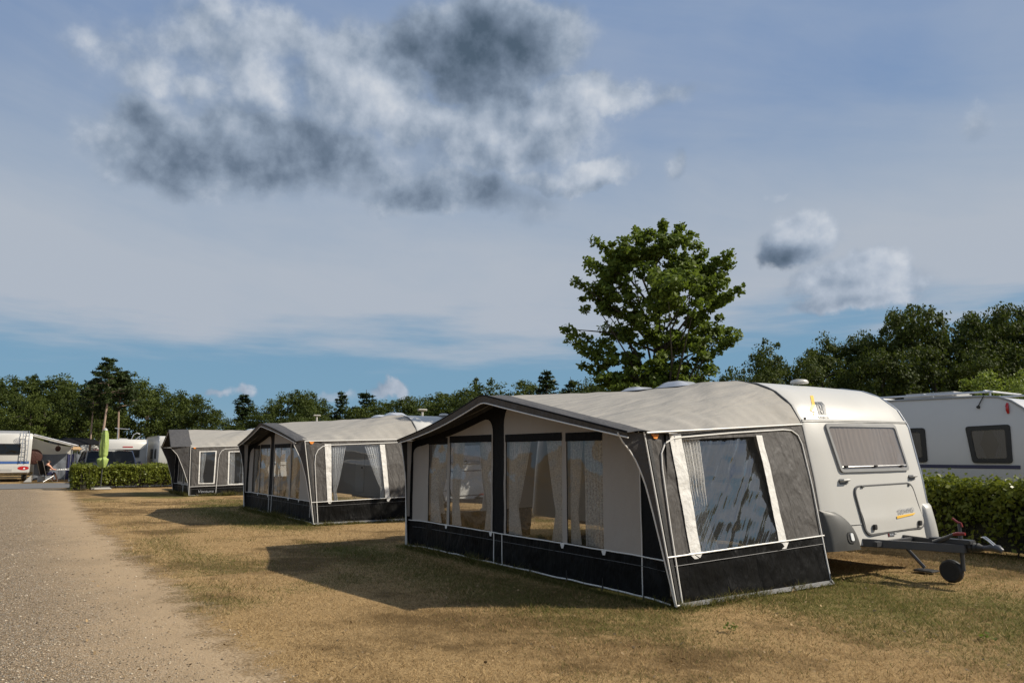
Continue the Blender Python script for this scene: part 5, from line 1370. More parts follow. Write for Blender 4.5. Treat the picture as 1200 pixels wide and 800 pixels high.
# ------------------------------------------------------------------ grey-white caravan in the next row (right)
def make_side_caravan():
    t = thing('caravan', 'light grey caravan with black-framed side windows and navy stripe behind the right hedge', 'caravan', (0, 0, 0))
    y0, y1 = 10.0, 12.3
    prof = [(.30, .55), (.28, 1.2), (.18, 1.7), (.02, 2.1), (-.12, 2.33), (-.28, 2.50), (-.46, 2.64), (-.68, 2.73), (-1.0, 2.76), (-3.5, 2.79), (-5.6, 2.76), (-5.9, 2.68), (-6.1, 2.5), (-6.25, 2.1), (-6.3, 1.2), (-6.28, .45), (-6.1, .40), (.1, .42)]
    V = []; n = len(prof); ys = [y0, y0 + .012, y0 + .05, 11.15, y1 - .05, y1 - .012, y1]; ins = [.04, .012, 0, 0, 0, .012, .04]
    for y, d in zip(ys, ins):
        for x, z in prof: V.append((x - d * (1 if x > -3 else -1) * (z < 2.75), y, z - d * (1 if z > 1.5 else -1)))
    F = [(j * n + i, (j + 1) * n + i, (j + 1) * n + (i + 1) % n, j * n + (i + 1) % n) for j in range(len(ys) - 1) for i in range(n)]
    F += [tuple(range(n)), tuple(range((len(ys) - 1) * n, len(ys) * n))[::-1]]
    MB().add(V, F).build('body', 'caravan_grey', t, True, 0, 35)
    for y in (y0 - .004, y1 + .004):
        MB().tube([(x, y, z + .003) for x, z in prof[:-2]], .022, 6).build('edge_rail', 'trim_metal' if y > 11 else 'ink_grey', t)
    def win(quad):
        o = rounded(quad, .07); i = inset(o, .095)
        f = MB().sheet(o, lambda a, b: (a, y0 - .03, b), [i], .2, .035).build('side_window', 'rubber', t, True, 0, 50)
        MB().sheet(i, lambda a, b: (a, y0 - .018, b), [], None).build('pane', 'glass_dark', f)
        xs = [p[0] for p in i]; zs = [p[1] for p in i]; x0, x1, z0, z1 = min(xs), max(xs), min(zs), max(zs)
        MB().box(x0, y0 - .006, z0, x1, y0 - .003, z1).build('blind', 'plastic_grey', f, False)
        for sg in (-1, 1):   # tied-back curtain halves
            def cf(a, b, sg=sg):
                z = lerp(z0 + .02, z1 - .02, b); w = .12 + .10 * abs(b - .5) * 2
                e = x0 + .02 if sg < 0 else x1 - .02
                return (e - sg * a * w, y0 - .010 - .004 * math.sin(a * 30), z)
            MB().grid(cf, 20, 10).build('curtain', 'ink_grey', f, True, 0, 180)
    win([(-1.25, 1.44), (-.54, 1.44), (-.52, 2.19), (-1.33, 2.17)])
    win([(-2.95, 1.45), (-2.13, 1.45), (-2.13, 2.17), (-2.95, 2.17)])
    MB().box(-6.2, y0 - .008, 1.335, -.42, y0 - .001, 1.405).build('stripe', 'navy', t, False)
    MB().box(-6.2, y0 - .005, .60, .1, y0 - .001, .66).build('stripe', 'ink_grey', t, False)
    MB().tube([(-.53, y0 - .004, 2.40), (-.53, y0 - .03, 2.46), (-.53, y0 - .03, 2.54), (-.53, y0 - .004, 2.60)], [.02, .03, .03, .02], 8).build('marker_lamp', 'lamp_red', t)
    MB().tube([(-.93, y0 - .02, 2.77), (-.99, y0 - .03, 2.66), (-1.05, y0 - .025, 2.56)], .010, 5).build('cable', 'rubber', t)
    MB().lathe([(.03, -.03), (.034, 0), (.02, .01)], 10, 'y', (-1.05, y0 - .005, 2.55)).build('cable_gland', 'rubber', t)
    MB().lathe([(.05, -.02), (.06, -.005), (.06, .0)], 14, 'y', (-.22, y0 - .005, 1.85)).build('filler_cap', 'lens', t)
    ra = MB()
    ra.tube([(-.85, y0 + .2, 2.86), (-5.2, y0 + .2, 2.90)], .022, 6); ra.tube([(-.85, y0 + 1.9, 2.86), (-5.2, y0 + 1.9, 2.90)], .022, 6)
    for x in (-.9, -2.0, -3.2, -4.4): ra.tube([(x, y0 + .2, 2.76), (x, y0 + .2, 2.88)], .02, 6); ra.tube([(x, y0 + 1.9, 2.76), (x, y0 + 1.9, 2.88)], .02, 6)
    for x in (-1.0, -2.2, -3.4): ra.tube([(x, y0 + .2, 2.885), (x, y0 + 1.9, 2.885)], .02, 6)
    ra.build('roof_rack', 'trim_metal', t)
    MB().box(-2.7, y0 + .3, 2.775, -1.6, y0 + 1.1, 2.93).build('roof_light', 'plastic_pale', t, True, .05)
    MB().box(-4.5, y0 + .5, 2.785, -3.9, y0 + 1.1, 2.9).build('roof_light', 'plastic_pale', t, True, .05)
    wheel(t, -3.2, y0 + .15); wheel(t, -3.2, y1 - .15)
    MB().tube([(.2, y0 + .5, .42), (1.5, 11.15, .45)], .05, 6).tube([(.2, y1 - .5, .42), (1.5, 11.15, .45)], .05, 6).build('drawbar', 'steel', t)
make_side_caravan()

# ------------------------------------------------------------------ far caravans seen end-on over the left hedge
def rear_caravan(label, xf, y0, y1, L, H, win=None, lamps=True, side_wins=(), zlow=.45, seam=True):
    t = thing('caravan', label, 'caravan', (xf, (y0 + y1) / 2, 0), 0, None)
    w = (y1 - y0) / 2
    prof = [(-.04, zlow), (0, zlow + .1), (.0, H * .55), (-.03, H - .55), (-.06, H - .3), (-.14, H - .12), (-.32, H), (-L + .4, H), (-L + .12, H - .15), (-L, H - .5), (-L, zlow)]
    V = []; n = len(prof); ys = [-w, -w + .02, -w + .09, 0, w - .09, w - .02, w]; ins = [.07, .025, 0, 0, 0, .025, .07]
    for y, d in zip(ys, ins):
        for x, z in prof: V.append((x - d * (1 if x > -L / 2 else -1), y, z - d * (1 if z > 1.5 else -.5)))
    F = [(j * n + i, (j + 1) * n + i, (j + 1) * n + (i + 1) % n, j * n + (i + 1) % n) for j in range(len(ys) - 1) for i in range(n)]
    F += [tuple(range(n)), tuple(range((len(ys) - 1) * n, len(ys) * n))[::-1]]
    MB().add(V, F).build('body', 'caravan_white', t, True, 0, 40)
    for y in (-w - .003, w + .003): MB().tube([(x, y, z) for x, z in prof[1:-1]], .03, 5).build('edge_rail', 'trim_metal', t)
    if win:
        (a, b, c, d) = win
        q = rounded([(a, c), (b, c), (b, d), (a, d)], .09)
        f = MB().sheet(q, lambda u, z: (.03, u, z), [inset(q, .05)], None, .03).build('rear_window', 'seal', t, False)
        MB().sheet(inset(q, .05), lambda u, z: (.022, u, z)).build('pane', 'glass_dark', f, False)
        MB().box(.004, a + .04, c + .04, .010, b - .04, d - .04).build('blind', 'plastic_grey', f, False)
    if seam:
        MB().box(-.02, -w + .1, H - .66, .006, w - .1, H - .63).build('joint', 'plastic_pale', t, False)
    if lamps:
        for y in (-w + .24, w - .24):
            MB().lathe([(.17, -.01), (.17, .04), (.12, .06), (.01, .065)], 16, 'x', (.0, y, zlow + .42)).build('tail_lamp', 'lamp_red', t)
        MB().box(-.04, -.3, H - .52, -.005, .3, H - .46).build('brake_lamp', 'lamp_red', t, True, .01)
        bp = MB().box(-.02, -w + .05, zlow - .03, .06, w - .05, zlow + .16).build('bumper', 'caravan_white', t, True, .03)
        for y in (-w * .45, w * .42): MB().box(.005, y - .10, zlow + .56, .035, y + .10, zlow + .66).build('handle', 'plastic_grey', t, True, .02)
    for (a, b, c, d) in side_wins:
        f = MB().box(a, -w - .03, c, b, -w + .002, d).build('side_window', 'seal', t, True, .02)
        MB().box(a + .07, -w - .036, c + .07, b - .07, -w - .031, d - .07).build('pane', 'glass_dark', f, False)
    MB().box(-L * .55, -.3, H + .003, -L * .55 + .6, .3, H + .11).build('roof_light', 'plastic_pale', t, True, .04)
    for s in (-1, 1): wheel(t, -L * .55, s * (w - .14), .33)
    return t
fa = rear_caravan('white caravan rear with grey window and red tail lamps just right of the dark car', -48.0, -.78, 1.52, 6.0, 2.62, (-.68, .72, 1.42, 1.98))
an = MB().tube([(-.9, -.55, 2.6), (-.9, -.55, 3.35)], .03, 6).tube([(-.9, -.75, 3.35), (-.9, .1, 3.30)], .02, 5)
an.tube([(-1.2, .30, 2.62), (-1.2, .42, 2.95), (-1.2, .62, 3.08), (-1.2, .78, 3.0)], .028, 5).tube([(-1.2, .55, 2.62), (-1.2, .85, 2.9)], .024, 5)
an.build('antenna', 'trim_metal', fa)
rear_caravan('grey-sided white caravan half hidden by the farthest awning hood', -46.0, 1.92, 4.22, 5.6, 2.82, (-.6, .7, 1.45, 2.0), True, ((-1.5, -.9, 1.35, 2.0), (-3.2, -2.3, 1.35, 2.0)))
rear_caravan('small white caravan farther back behind the lime parasol', -62.0, -1.3, 1.0, 5.5, 2.52, (-.7, .7, 1.4, 1.95))

# ------------------------------------------------------------------ motorhome at the far left
def make_motorhome():
    t = thing('motorhome', 'white motorhome with blue stripe and rear ladder at the left edge, seen from behind', 'motorhome', (-48.0, -6.0, 0))
    w, H, L = 1.12, 2.92, 6.6
    prof = [(0, .62), (.02, .7), (.02, 2.0), (-.02, 2.55), (-.12, 2.82), (-.3, H), (-L + 1.2, H), (-L + .5, 2.6), (-L + .3, 1.9), (-L - .4, 1.25), (-L - .7, 1.1), (-L - .75, .5), (-.5, .45)]
    V = []; n = len(prof); ys = [-w, -w + .02, -w + .08, 0, w - .08, w - .02, w]; ins = [.06, .02, 0, 0, 0, .02, .06]
    for y, d in zip(ys, ins):
        for x, z in prof: V.append((x - d * (1 if x > -3 else -1), y, z - d * (1 if z > 1.5 else -.5)))
    F = [(j * n + i, (j + 1) * n + i, (j + 1) * n + (i + 1) % n, j * n + (i + 1) % n) for j in range(len(ys) - 1) for i in range(n)]
    F += [tuple(range(n)), tuple(range((len(ys) - 1) * n, len(ys) * n))[::-1]]
    MB().add(V, F).build('body', 'caravan_white', t, True, 0, 40)
    q = rounded([(-.95, 1.62), (.55, 1.62), (.55, 2.28), (-.95, 2.28)], .06)
    f = MB().sheet(q, lambda u, z: (.045, u, z), [inset(q, .05)], None, .03).build('rear_window', 'rubber', t, False)
    MB().sheet(inset(q, .05), lambda u, z: (.035, u, z)).build('pane', 'glass_dark', f, False)
    MB().box(.022, -.95, 1.64, .03, .55, 2.26).build('blind', 'rubber', f, False)
    MB().box(.018, -1.05, 1.08, .026, 1.05, 1.22).build('stripe', 'blue', t, False)
    MB().box(.018, -1.05, 1.24, .025, 1.05, 1.262).build('stripe', 'ink_grey', t, False)
    bp = MB().box(-.05, -1.1, .52, .10, 1.1, 1.0).build('bumper', 'caravan_white', t, True, .05)
    for y in (-.78, .78):
        MB().add([(.105 - .03 * (abs(a) > .9), y + .29 * math.cos(k), .82 + .12 * math.sin(k)) for k in np.linspace(0, 2 * math.pi, 24, endpoint=False) for a in (0,)], [tuple(range(24))]).lathe([(.01, 0), (.01, .01)], 6, 'x', (.1, y, .82)).build('tail_lamp', 'lamp_red', bp, False)
        MB().lathe([(.05, .0), (.045, .012), (.01, .014)], 12, 'x', (.108, y + .05 * (1 if y > 0 else -1), .80)).build('reversing_lamp', 'lens', bp)
    MB().box(.10, -.35, .66, .112, .22, .78).build('number_plate', 'plastic_pale', bp, False)
    ld = MB()
    for y in (.62, .92): ld.tube([(.02, y, 1.15), (.13, y, 1.2), (.13, y, 2.75), (-.05, y, 3.05), (-.4, y, 3.05)], .022, 6)
    for z in np.arange(1.35, 2.9, .28): ld.tube([(.13, .62, z), (.13, .92, z)], .018, 6)
    ld.build('ladder', 'trim_metal', t)
    rk = MB()
    for y in (-.85, .85): rk.tube([(-.35, y, 3.04), (-4.5, y, 3.04)], .025, 6)
    for x in (-.35, -1.7, -3.1, -4.5): rk.tube([(x, -.85, 3.04), (x, .85, 3.04)], .022, 6); rk.tube([(x, -.85, 2.9), (x, -.85, 3.04)], .02, 5); rk.tube([(x, .85, 2.9), (x, .85, 3.04)], .02, 5)
    rk.build('roof_rack', 'trim_metal', t)
    bd = MB()
    for k in range(24):
        a0, a1 = 2 * math.pi * k / 24, 2 * math.pi * (k + 1) / 24
        for r0, r1 in ((.135, .16), (.06, .085)):
            bd.add([(.03, .36 + r0 * math.cos(a0), 2.47 + r0 * math.sin(a0)), (.03, .36 + r1 * math.cos(a0), 2.47 + r1 * math.sin(a0)), (.03, .36 + r1 * math.cos(a1), 2.47 + r1 * math.sin(a1)), (.03, .36 + r0 * math.cos(a1), 2.47 + r0 * math.sin(a1))], [(0, 1, 2, 3)])
    bd.build('roundel', 'ink_grey', t, False)
    for x in (-1.7, -5.6):
        for y in (-.92, .92): wheel(t, x, y, .35, .22)
    aw = MB().grid(lambda a, b: (-.5 - 4.2 * a, lerp(w + .03, w + 2.45, b), lerp(2.86, 2.20, b) - .05 * math.sin(math.pi * b) * math.sin(math.pi * a)), 12, 12).build('roll_out_awning', 'thin_cloth', t)
    ar = MB().tube([(-.5, w + .05, 2.86), (-.5, w + 2.45, 2.19)], .045, 6).tube([(-4.7, w + .05, 2.86), (-4.7, w + 2.45, 2.19)], .045, 6).tube([(-.4, w + 2.47, 2.19), (-4.8, w + 2.47, 2.19)], .05, 8).build('arm', 'trim_metal', aw)
    lg = MB().tube([(-.45, w + 2.45, 0), (-.45, w + 2.45, 2.18)], .032, 6).build('leg', 'trim_metal', aw)
    lg2 = MB().tube([(-.9, w + 2.15, 0), (-.9, w + 2.15, 2.24)], .030, 6).build('leg', 'trim_metal', aw)
    MB().tube([(-4.65, w + 2.45, 0), (-4.65, w + 2.45, 2.18)], .032, 6).build('leg', 'trim_metal', aw)
    return t
make_motorhome()

o = MB().grid(lambda a, b: (-52.6 - .05 * math.sin(b * 9 + a * 5), -4.8 + 2.3 * a, lerp(.5, 2.78 - .62 * a - .12 * math.sin(a * math.pi), b)), 16, 12).build('tarpaulin', 'thin_cloth', None)
tag(o, 'cream cloth side sheet hung under the motorhome awning', 'sheet')
wb = thing('windbreak', 'grey cloth windbreak stretched between poles behind the seated person', 'windbreak', (-50.0, -3.0, 0))
M['windbreak_grey'] = cloth('windbreak_grey', (.14, .155, .18), .1, .4, 2.0)
for a0, a1 in ((-1.62, .08), (.12, .52), (.56, 1.40)):
    MB().grid(lambda a, b, a0=a0, a1=a1: (.04 * math.sin(a * 7) + .02 * math.sin(b * 6 + a * 20), lerp(a0, a1, a), lerp(.05, 1.70 - .06 * math.sin(a * math.pi), b)), 16, 8).build('cloth_panel', 'windbreak_grey' if a0 != .12 else 'navy', wb)
for y in (-1.64, .10, .54, 1.42): MB().tube([(0, y, 0), (0, y, 1.78)], .02, 6).build('pole', 'trim_metal', wb)

M['tan'] = pmat('tan', (.50, .34, .18), .7, .15, 6)
# ------------------------------------------------------------------ people (skin-modifier bodies, one continuous mesh each)
def add_skin_layer(me):
    bm = bmesh.new(); bm.from_mesh(me); bm.verts.layers.skin.verify(); bm.to_mesh(me); bm.free()
def person(label, J, E, rad, loc, rz):
    names = list(J); me = bpy.data.meshes.new('person')
    me.from_pydata([J[k] for k in names], [(names.index(a), names.index(b)) for a, b in E], [])
    add_skin_layer(me)
    for i, k in enumerate(names):
        q = rad[k]; sv = me.skin_vertices[0].data[i]; sv.radius = q if isinstance(q, tuple) else (q, q); sv.use_root = (k == 'pelvis')
    me.materials.append(M['cream_skin'])
    o = bpy.data.objects.new('person', me); COL.objects.link(o); o.location = loc; o.rotation_euler = (0, 0, rz)
    s = o.modifiers.new('skin', 'SKIN'); s.use_smooth_shade = True
    s2 = o.modifiers.new('sub', 'SUBSURF'); s2.levels = 1; s2.render_levels = 1
    return tag(o, label, 'person')
# seated, facing +y, leaning slightly forward, forearms towards the table
J = {'pelvis': (0, 0, .50), 'waist': (0, .0, .66), 'chest': (0, .03, .88), 'neck': (0, .05, 1.05), 'headb': (0, .075, 1.13), 'head': (0, .09, 1.20), 'crown': (0, .085, 1.27)}
E = [('pelvis', 'waist'), ('waist', 'chest'), ('chest', 'neck'), ('neck', 'headb'), ('headb', 'head'), ('head', 'crown')]
rad = {'pelvis': (.16, .13), 'waist': (.15, .11), 'chest': (.17, .11), 'neck': .055, 'headb': .07, 'head': .088, 'crown': .07}
for s, nm in ((1, 'r'), (-1, 'l')):
    J.update({nm + 'sh': (.19 * s, .03, .99), nm + 'el': (.24 * s, .20, .76), nm + 'wr': (.18 * s, .42, .72), nm + 'pa': (.17 * s, .48, .725), nm + 'hip': (.10 * s, .06, .50), nm + 'kn': (.12 * s, .46, .52), nm + 'an': (.13 * s, .56 + .05 * s, .10), nm + 'to': (.14 * s, .74 + .05 * s, .05)})
    E += [('chest', nm + 'sh'), (nm + 'sh', nm + 'el'), (nm + 'el', nm + 'wr'), (nm + 'wr', nm + 'pa'), ('pelvis', nm + 'hip'), (nm + 'hip', nm + 'kn'), (nm + 'kn', nm + 'an'), (nm + 'an', nm + 'to')]
    rad.update({nm + 'sh': .062, nm + 'el': .045, nm + 'wr': .032, nm + 'pa': (.040, .022), nm + 'hip': .092, nm + 'kn': .062, nm + 'an': .042, nm + 'to': .038})
    for k, (dx, ln) in enumerate(((-.030, .075), (-.010, .088), (.010, .084), (.029, .064))):
        J[f'{nm}f{k}'] = (.17 * s + dx, .48 + ln, .712 - .004 * k); E.append((nm + 'pa', f'{nm}f{k}')); rad[f'{nm}f{k}'] = .009
    J[nm + 'th'] = (.17 * s - .055 * s, .50, .73); E.append((nm + 'pa', nm + 'th')); rad[nm + 'th'] = .011
PX, PY = -46.9, -4.05
pr = person('person in dark blue shorts seated in the folding chair beside the motorhome', J, E, rad, (PX, PY, 0), R(30))
def shell(mb, name, mat): return mb.build(name, mat, pr)
hr = MB().grid(lambda a, b: (.098 * math.sin(b * 2.0) * math.cos(a * 6.2832), .075 + .102 * math.sin(b * 2.0) * math.sin(a * 6.2832) - .01, 1.205 + .108 * math.cos(b * 2.0)), 20, 8); shell(hr, 'hair', 'hair')
sh = MB()
for s in (1, -1): sh.tube([(.05 * s, .0, .50), (.10 * s, .12, .51), (.12 * s, .40, .525)], [.13, .112, .088], 12)
shell(sh, 'shorts', 'navy')
tp = MB().grid(lambda a, b: ((.165 + .035 * math.sin(b * 3)) * math.cos(a * 6.2832), (-.0 + .045 * b) + .13 * math.sin(a * 6.2832), .50 + .50 * b), 20, 8)
shell(tp, 'vest', 'black_cloth')
for s in (1, -1):
    shell(MB().tube([(.035 * s, .168, 1.215), (.035 * s, .176, 1.215)], .010, 6), 'eye', 'rubber')
    shell(MB().tube([(.088 * s, .085, 1.23), (.096 * s, .08, 1.20), (.09 * s, .08, 1.175)], [.008, .016, .008], 6), 'ear', 'cream_skin')
shell(MB().tube([(0, .168, 1.215), (0, .195, 1.185), (0, .172, 1.175)], [.008, .014, .010], 6), 'nose', 'cream_skin')
shell(MB().tube([(-.025, .166, 1.148), (0, .174, 1.146), (.025, .166, 1.148)], .006, 5), 'mouth', 'red')
# folding chair
ch = thing('camping_chair', 'dark high-backed folding chair holding the seated person', 'chair', (PX, PY, 0), R(30))
MB().grid(lambda a, b: (-.26 + .52 * a, -.18 - .24 * b - .03 * math.sin(a * math.pi), .44 + .82 * b), 8, 8).build('backrest', 'black_cloth', ch)
MB().grid(lambda a, b: (-.26 + .52 * a, -.20 + .58 * b, .40 - .02 * math.sin(a * math.pi)), 8, 8).build('seat', 'black_cloth', ch)
for s in (-.28, .28):
    MB().tube([(s, -.45, 1.28), (s, -.18, .42), (s, .30, .02)], .014, 6).build('leg', 'trim_metal', ch)
    MB().tube([(s, .38, .42), (s, -.30, .02)], .014, 6).build('leg', 'trim_metal', ch)
    MB().box(s - .03, -.25, .60, s + .03, .25, .63).build('armrest', 'rubber', ch, True, .01)
tb = thing('camping_table', 'small folding table with white top in front of the seated person', 'table', (-46.95, -3.0, 0))
MB().box(-.4, -.55, .70, .4, .60, .73).build('tabletop', 'white_cloth', tb, True, .008)
for x in (-.35, .35):
    for y in (-.45, .5): MB().tube([(x, y, 0), (x, y * .9, .70)], .014, 6).build('leg', 'trim_metal', tb)
pt = MB()
for k in range(5): pt.grid(lambda a, b, k=k: (-.25 + .12 * k + .12 * a, -.3 + .22 * k + .18 * b, .735 + .02 * k + .03 * math.sin(a * 5 + b * 7 + k)), 4, 4)
tag(pt.build('papers', 'white_cloth', None), 'loose white papers and plates on the small folding table', 'papers').location = (-46.95, -3.1, 0)
tag(MB().box(-47.6, -4.45, .0, -47.1, -4.1, .32).build('stool', 'plastic_pale', None, True, .03), 'pale plastic step stool between the motorhome and the chair', 'stool')
tag(MB().add([(-47.2, -5.15, .012), (-46.9, -5.15, .012), (-46.9, -4.75, .012), (-47.2, -4.75, .012), (-47.2, -4.78, .42), (-46.9, -4.78, .42)], [(0, 3, 2, 1), (0, 1, 5, 4), (1, 2, 5), (0, 4, 3), (2, 3, 4, 5)]).build('levelling_ramp', 'plastic_pale', None, False), 'pale wedge ramp on the ground by the motorhome corner', 'ramp')
M['rust'] = cloth('rust', (.05, .018, .013), .2, .5, 5)
tag(MB().lathe([(.05, -.14), (.36, -.14), (.46, -.08), (.48, 0), (.46, .08), (.36, .14), (.05, .14)], 26, 'x', (-49.2, -4.72, 1.5)).build('tyre_cover', 'rust', None), 'dark rust-red round cover at the side of the motorhome under its awning', 'cover')
tag(MB().lathe([(.02, -.19), (.12, -.15), (.17, 0), (.13, .13), (.05, .18), (.02, .2)], 16, 'z', (-51.5, -3.35, 2.02)).tube([(-51.5, -3.35, 2.2), (-51.5, -3.35, 2.56)], .01, 4).build('lantern', 'rust', None), 'dark red round lantern hanging above the grey windbreak', 'lantern')
tag(MB().box(-48.5, -2.78, 1.86, -48.1, -2.22, 2.12)  .build('basket', 'tan', None, True, .08), 'tan bundle hanging at the outer end of the motorhome awning', 'bundle')
gz = thing('canopy', 'black flat-roofed canopy behind the windbreak', 'canopy', (-57.0, -1.9, 0))
MB().add([(-1.6, -2.3, 2.35), (1.6, -2.3, 2.35), (1.6, 2.0, 2.35), (-1.6, 2.0, 2.35), (-.5, -.9, 2.85), (.5, -.9, 2.85), (.5, .6, 2.85), (-.5, .6, 2.85)], [(0, 1, 5, 4), (1, 2, 6, 5), (2, 3, 7, 6), (3, 0, 4, 7), (4, 5, 6, 7), (3, 2, 1, 0)]).build('roof', 'black_cloth', gz, False)
for x in (-1.5, 1.5):
    for y in (-2.2, 1.9): MB().tube([(x, y, 0), (x, y, 2.36)], .03, 6).build('pole', 'steel', gz)
cr8 = thing('crates', 'low stack of pale and dark boxes on the ground under the table', 'boxes', (-46.6, -2.6, 0))
for k, (x, y, s, m_) in enumerate(((0, .1, .2, 'plastic_pale'), (.05, .5, .26, 'rubber'), (-.3, .3, .24, 'old_cloth'), (.1, -.2, .12, 'white_cloth'))):
    MB().box(x - s, y - s * .8, 0.01, x + s, y + s * .8, s * 1.2).build('box', m_, cr8, True, .02)

# ------------------------------------------------------------------ cars beyond the hedge
def make_car(label, loc, rz, paint):
    t = thing('car', label, 'car', loc, rz, 'dark cars on the road beyond the hedge')
    # stations along x (front at 0, rear negative): x, half width, low, shoulder
    S = [(0, .72, .42, .72), (-.06, .82, .32, .86), (-.3, .90, .28, .98), (-.7, .92, .26, 1.06), (-1.25, .93, .26, 1.13), (-2.2, .93, .26, 1.16), (-3.4, .93, .26, 1.18), (-4.2, .90, .28, 1.18), (-4.55, .84, .34, 1.12), (-4.62, .76, .45, .9)]
    V = []; sec = [(-1, 0), (-1.0, .35), (-.99, .75), (-.93, .97), (-.6, 1.03), (0, 1.05), (.6, 1.03), (.93, .97), (.99, .75), (1.0, .35), (1, 0)]
    for x, w, lo, hi in S:
        for a, b in sec: V.append((x, a * w, lo + (hi - lo) * b))
    n = len(sec); F = [(j * n + i, j * n + i + 1, (j + 1) * n + i + 1, (j + 1) * n + i) for j in range(len(S) - 1) for i in range(n - 1)]
    F += [tuple(range(n))[::-1], tuple(range((len(S) - 1) * n, len(S) * n))]
    F += [(j * n, (j + 1) * n, (j + 1) * n + n - 1, j * n + n - 1) for j in range(len(S) - 1)]
    MB().add(V, F).build('body', paint, t, True, 0, 50)
    # greenhouse
    B0, B1 = (-1.15, .84, 1.13), (-4.35, .82, 1.17); T0, T1 = (-1.95, .66, 1.80), (-4.05, .64, 1.80)
    c = lambda p, s: (p[0], p[1] * s, p[2])
    rf = MB().grid(lambda a, b: (lerp(T0[0], T1[0], a), lerp(-1, 1, b) * lerp(T0[1], T1[1], a), 1.80 + .06 * math.sin(math.pi * b) + .02 * math.sin(math.pi * a)), 8, 8).build('roof', paint, t)
    pl = MB()
    for s in (-1, 1):
        pl.tube([c(B0, s), c(T0, s), c(T1, s), c(B1, s)], .04, 6); m0 = lerp(B0[0], B1[0], .5)
        pl.tube([(m0, .83 * s, 1.15), (m0 - .05, .65 * s, 1.80)], .04, 6)
    pl.build('pillar', paint, t)
    MB().add([c(B0, -1), c(B0, 1), c(T0, 1), c(T0, -1)], [(0, 1, 2, 3)]).build('windscreen', 'glass_car', t, False)
    MB().add([c(B1, 1), c(B1, -1), c(T1, -1), c(T1, 1)], [(0, 1, 2, 3)]).build('rear_window', 'glass_car', t, False)
    for s in (-1, 1):
        MB().add([c(B0, s), c(B1, s), c(T1, s), c(T0, s)], [(0, 1, 2, 3) if s < 0 else (3, 2, 1, 0)]).build('side_window', 'glass_car', t, False)
        MB().add([(-.03, s * .78, .66), (-.03, s * .50, .66), (-.03, s * .50, .82), (-.10, s * .83, .86)], [(0, 1, 2, 3)] if s > 0 else [(3, 2, 1, 0)]).lathe([(.07, -.02), (.07, .05), (.01, .06)], 12, 'x', (-.05, s * .64, .74)).build('headlight', 'lens', t)
        mr = MB().box(-1.45, s * .92 - .0, 1.12, -1.33, s * 1.12, 1.26).build('mirror', paint, t, True, .04)
        for x in (-.85, -3.65): wheel(t, x, s * .82, .34, .22)
    MB().box(-.02, -.46, .50, .03, .46, .70).build('grille', 'rubber', t, True, .02)
    MB().tube([(-1.12, -.6, 1.15), (-1.25, .05, 1.25)], .01, 4).tube([(-1.12, .1, 1.15), (-1.25, .65, 1.25)], .01, 4).build('wiper', 'rubber', t)
    for s in (-.34, .34): MB().box(-2.5, s - .2, .9, -2.35, s + .2, 1.5).build('seat', 'rubber', t, True, .05)
    return t
make_car('dark blue car facing the lane behind the hedge, right of the parasol', (-39.2, -1.0, 0), R(-4), 'car_paint')
make_car('black car mostly hidden behind the lime parasol and the hedge end', (-44.6, -1.25, 0), R(3), 'dark_body')

# ------------------------------------------------------------------ closed parasol
pa = thing('parasol', 'closed lime green parasol on a pole by the hedge end', 'parasol', (-34.2, -2.28, 0))
pl = MB().tube([(0, 0, .08), (0, 0, 2.75)], .025, 8).build('pole', 'steel', pa)
def pf(a, b):
    z = 1.02 + 1.75 * b; th = a * 2 * math.pi
    r_ = interp(b, [0, .06, .14, .22, .27, .32, .6, .9, 1.0], [.11, .16, .20, .22, .10, .155, .16, .12, .08])
    r_ *= 1 + .22 * math.sin(th * 4 + b * 2.0) + .08 * math.sin(th * 9 + b * 9)
    return (r_ * math.cos(th), r_ * math.sin(th), z)
cn = MB().grid(pf, 48, 36).build('canopy', 'lime', pa, True, 0, 180)
MB().lathe([(.10, 0), (.08, .06), (.03, .10), (.005, .13)], 12, 'z', (0, 0, 2.77)).build('cap', 'plastic_pale', cn)
MB().lathe([(.10, -.03), (.112, 0), (.10, .03)], 20, 'z', (0, 0, 1.49)).build('tie', 'lime', cn)
MB().box(-.42, -.42, .0, .42, .42, .07).build('base', 'concrete', pa, True, .02)

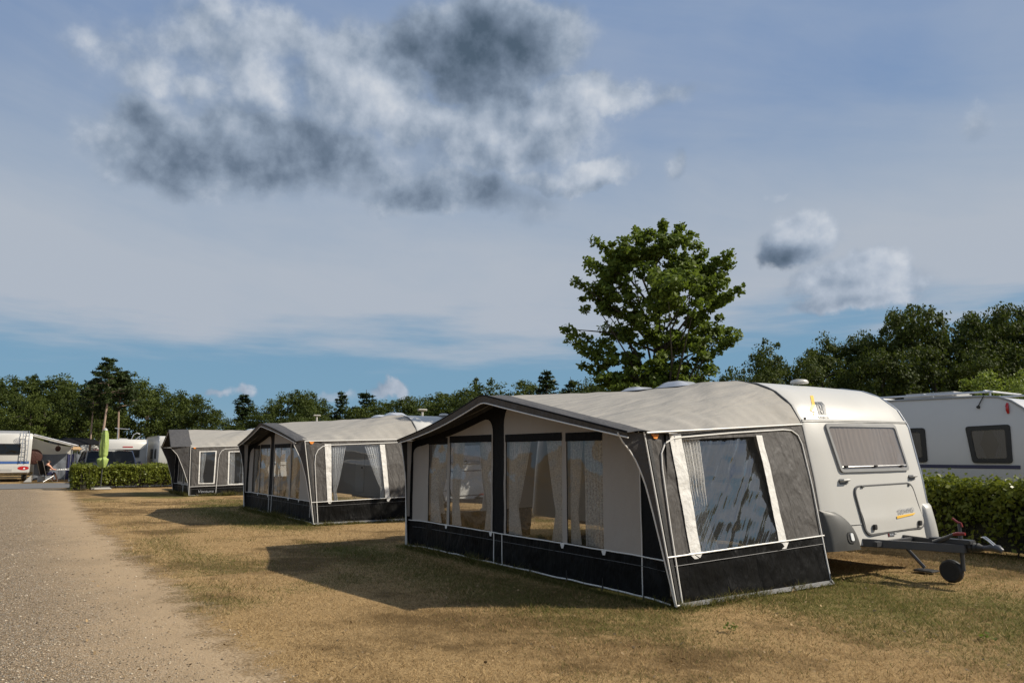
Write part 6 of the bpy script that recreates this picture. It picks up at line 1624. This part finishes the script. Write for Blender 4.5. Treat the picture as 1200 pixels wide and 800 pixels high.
# ------------------------------------------------------------------ white posts with flat heads between the rows
for (x, y, H, lab) in ((-34.0, 8.0, 3.80, 'white post with flat T-shaped head over the middle awning roof'), (-21.3, 8.0, 3.47, 'white post with flat head between the middle awning and the nearest hood')):
    p = thing('lamp_post', lab, 'post', (x, y, 0))
    MB().tube([(0, 0, 0), (0, 0, H - .1)], .05, 8).build('post', 'caravan_white', p)
    MB().box(-.12, -.22, H - .06, .12, .22, H + .02).build('head', 'caravan_white', p, True, .04)

# small weeds and a fallen leaf
def weed(loc, s, label, seed):
    r = np.random.default_rng(seed); n = 26
    th = r.random(n) * 6.28; rd = r.random(n) * s * .8
    P = np.stack([np.cos(th) * rd, np.sin(th) * rd, .012 + .05 * r.random(n)], -1)
    V, F, tn = leaf_cards(P, r.normal(size=(n, 3)) * .35 + np.array([0, 0, 1]), s * .38, QUAD, r, .2 + .5 * r.random(n))
    o = link('weed', np_mesh('weed', V, F, tn), 'oak_leaf', None, False); o.location = loc
    tag(o, label, 'weed')
weed((4.05, 2.1, 0), .13, 'green weed tuft on dry grass near the right edge of the lawn', 1)
weed((2.55, 1.2, 0), .10, 'small green weed on the lawn below the drawbar', 2)
weed((1.05, -.35, 0), .10, 'small green weed in front of the nearest awning corner', 3)

# dry leaves, twigs and clods strewn over turf and lane edge
r = np.random.default_rng(31)
x, y, D = scatter(900, 3.6, 16, R(42))
x = x + 0.0; keep = ~((x > -17.5) & (x < .05) & (y > -.1) & (y < 2.8)) & (y < 6.5)
x, y = x[keep], y[keep]; n = len(x)
V, F, tn = leaf_cards(np.stack([x, y, .012 + .01 * r.random(n)], -1), r.normal(size=(n, 3)) * .35 + np.array([0, 0, 1]), .030, OAK, r, r.random(n))
m, t, out = new_mat('dry_leaf'); b = t.node('ShaderNodeBsdfPrincipled'); b.inputs['Roughness'].default_value = .8
t.put(b.inputs['Base Color'], t.mix(t.node('ShaderNodeAttribute', attribute_name='tone').outputs['Fac'], (.045, .030, .016), (.34, .23, .11)))
t.l.new(b.outputs[0], out.inputs[0]); M['dry_leaf'] = m
tag(link('leaf_litter', np_mesh('leaf_litter', V, F, tn), 'dry_leaf', None, False), None, None, None, 'stuff')
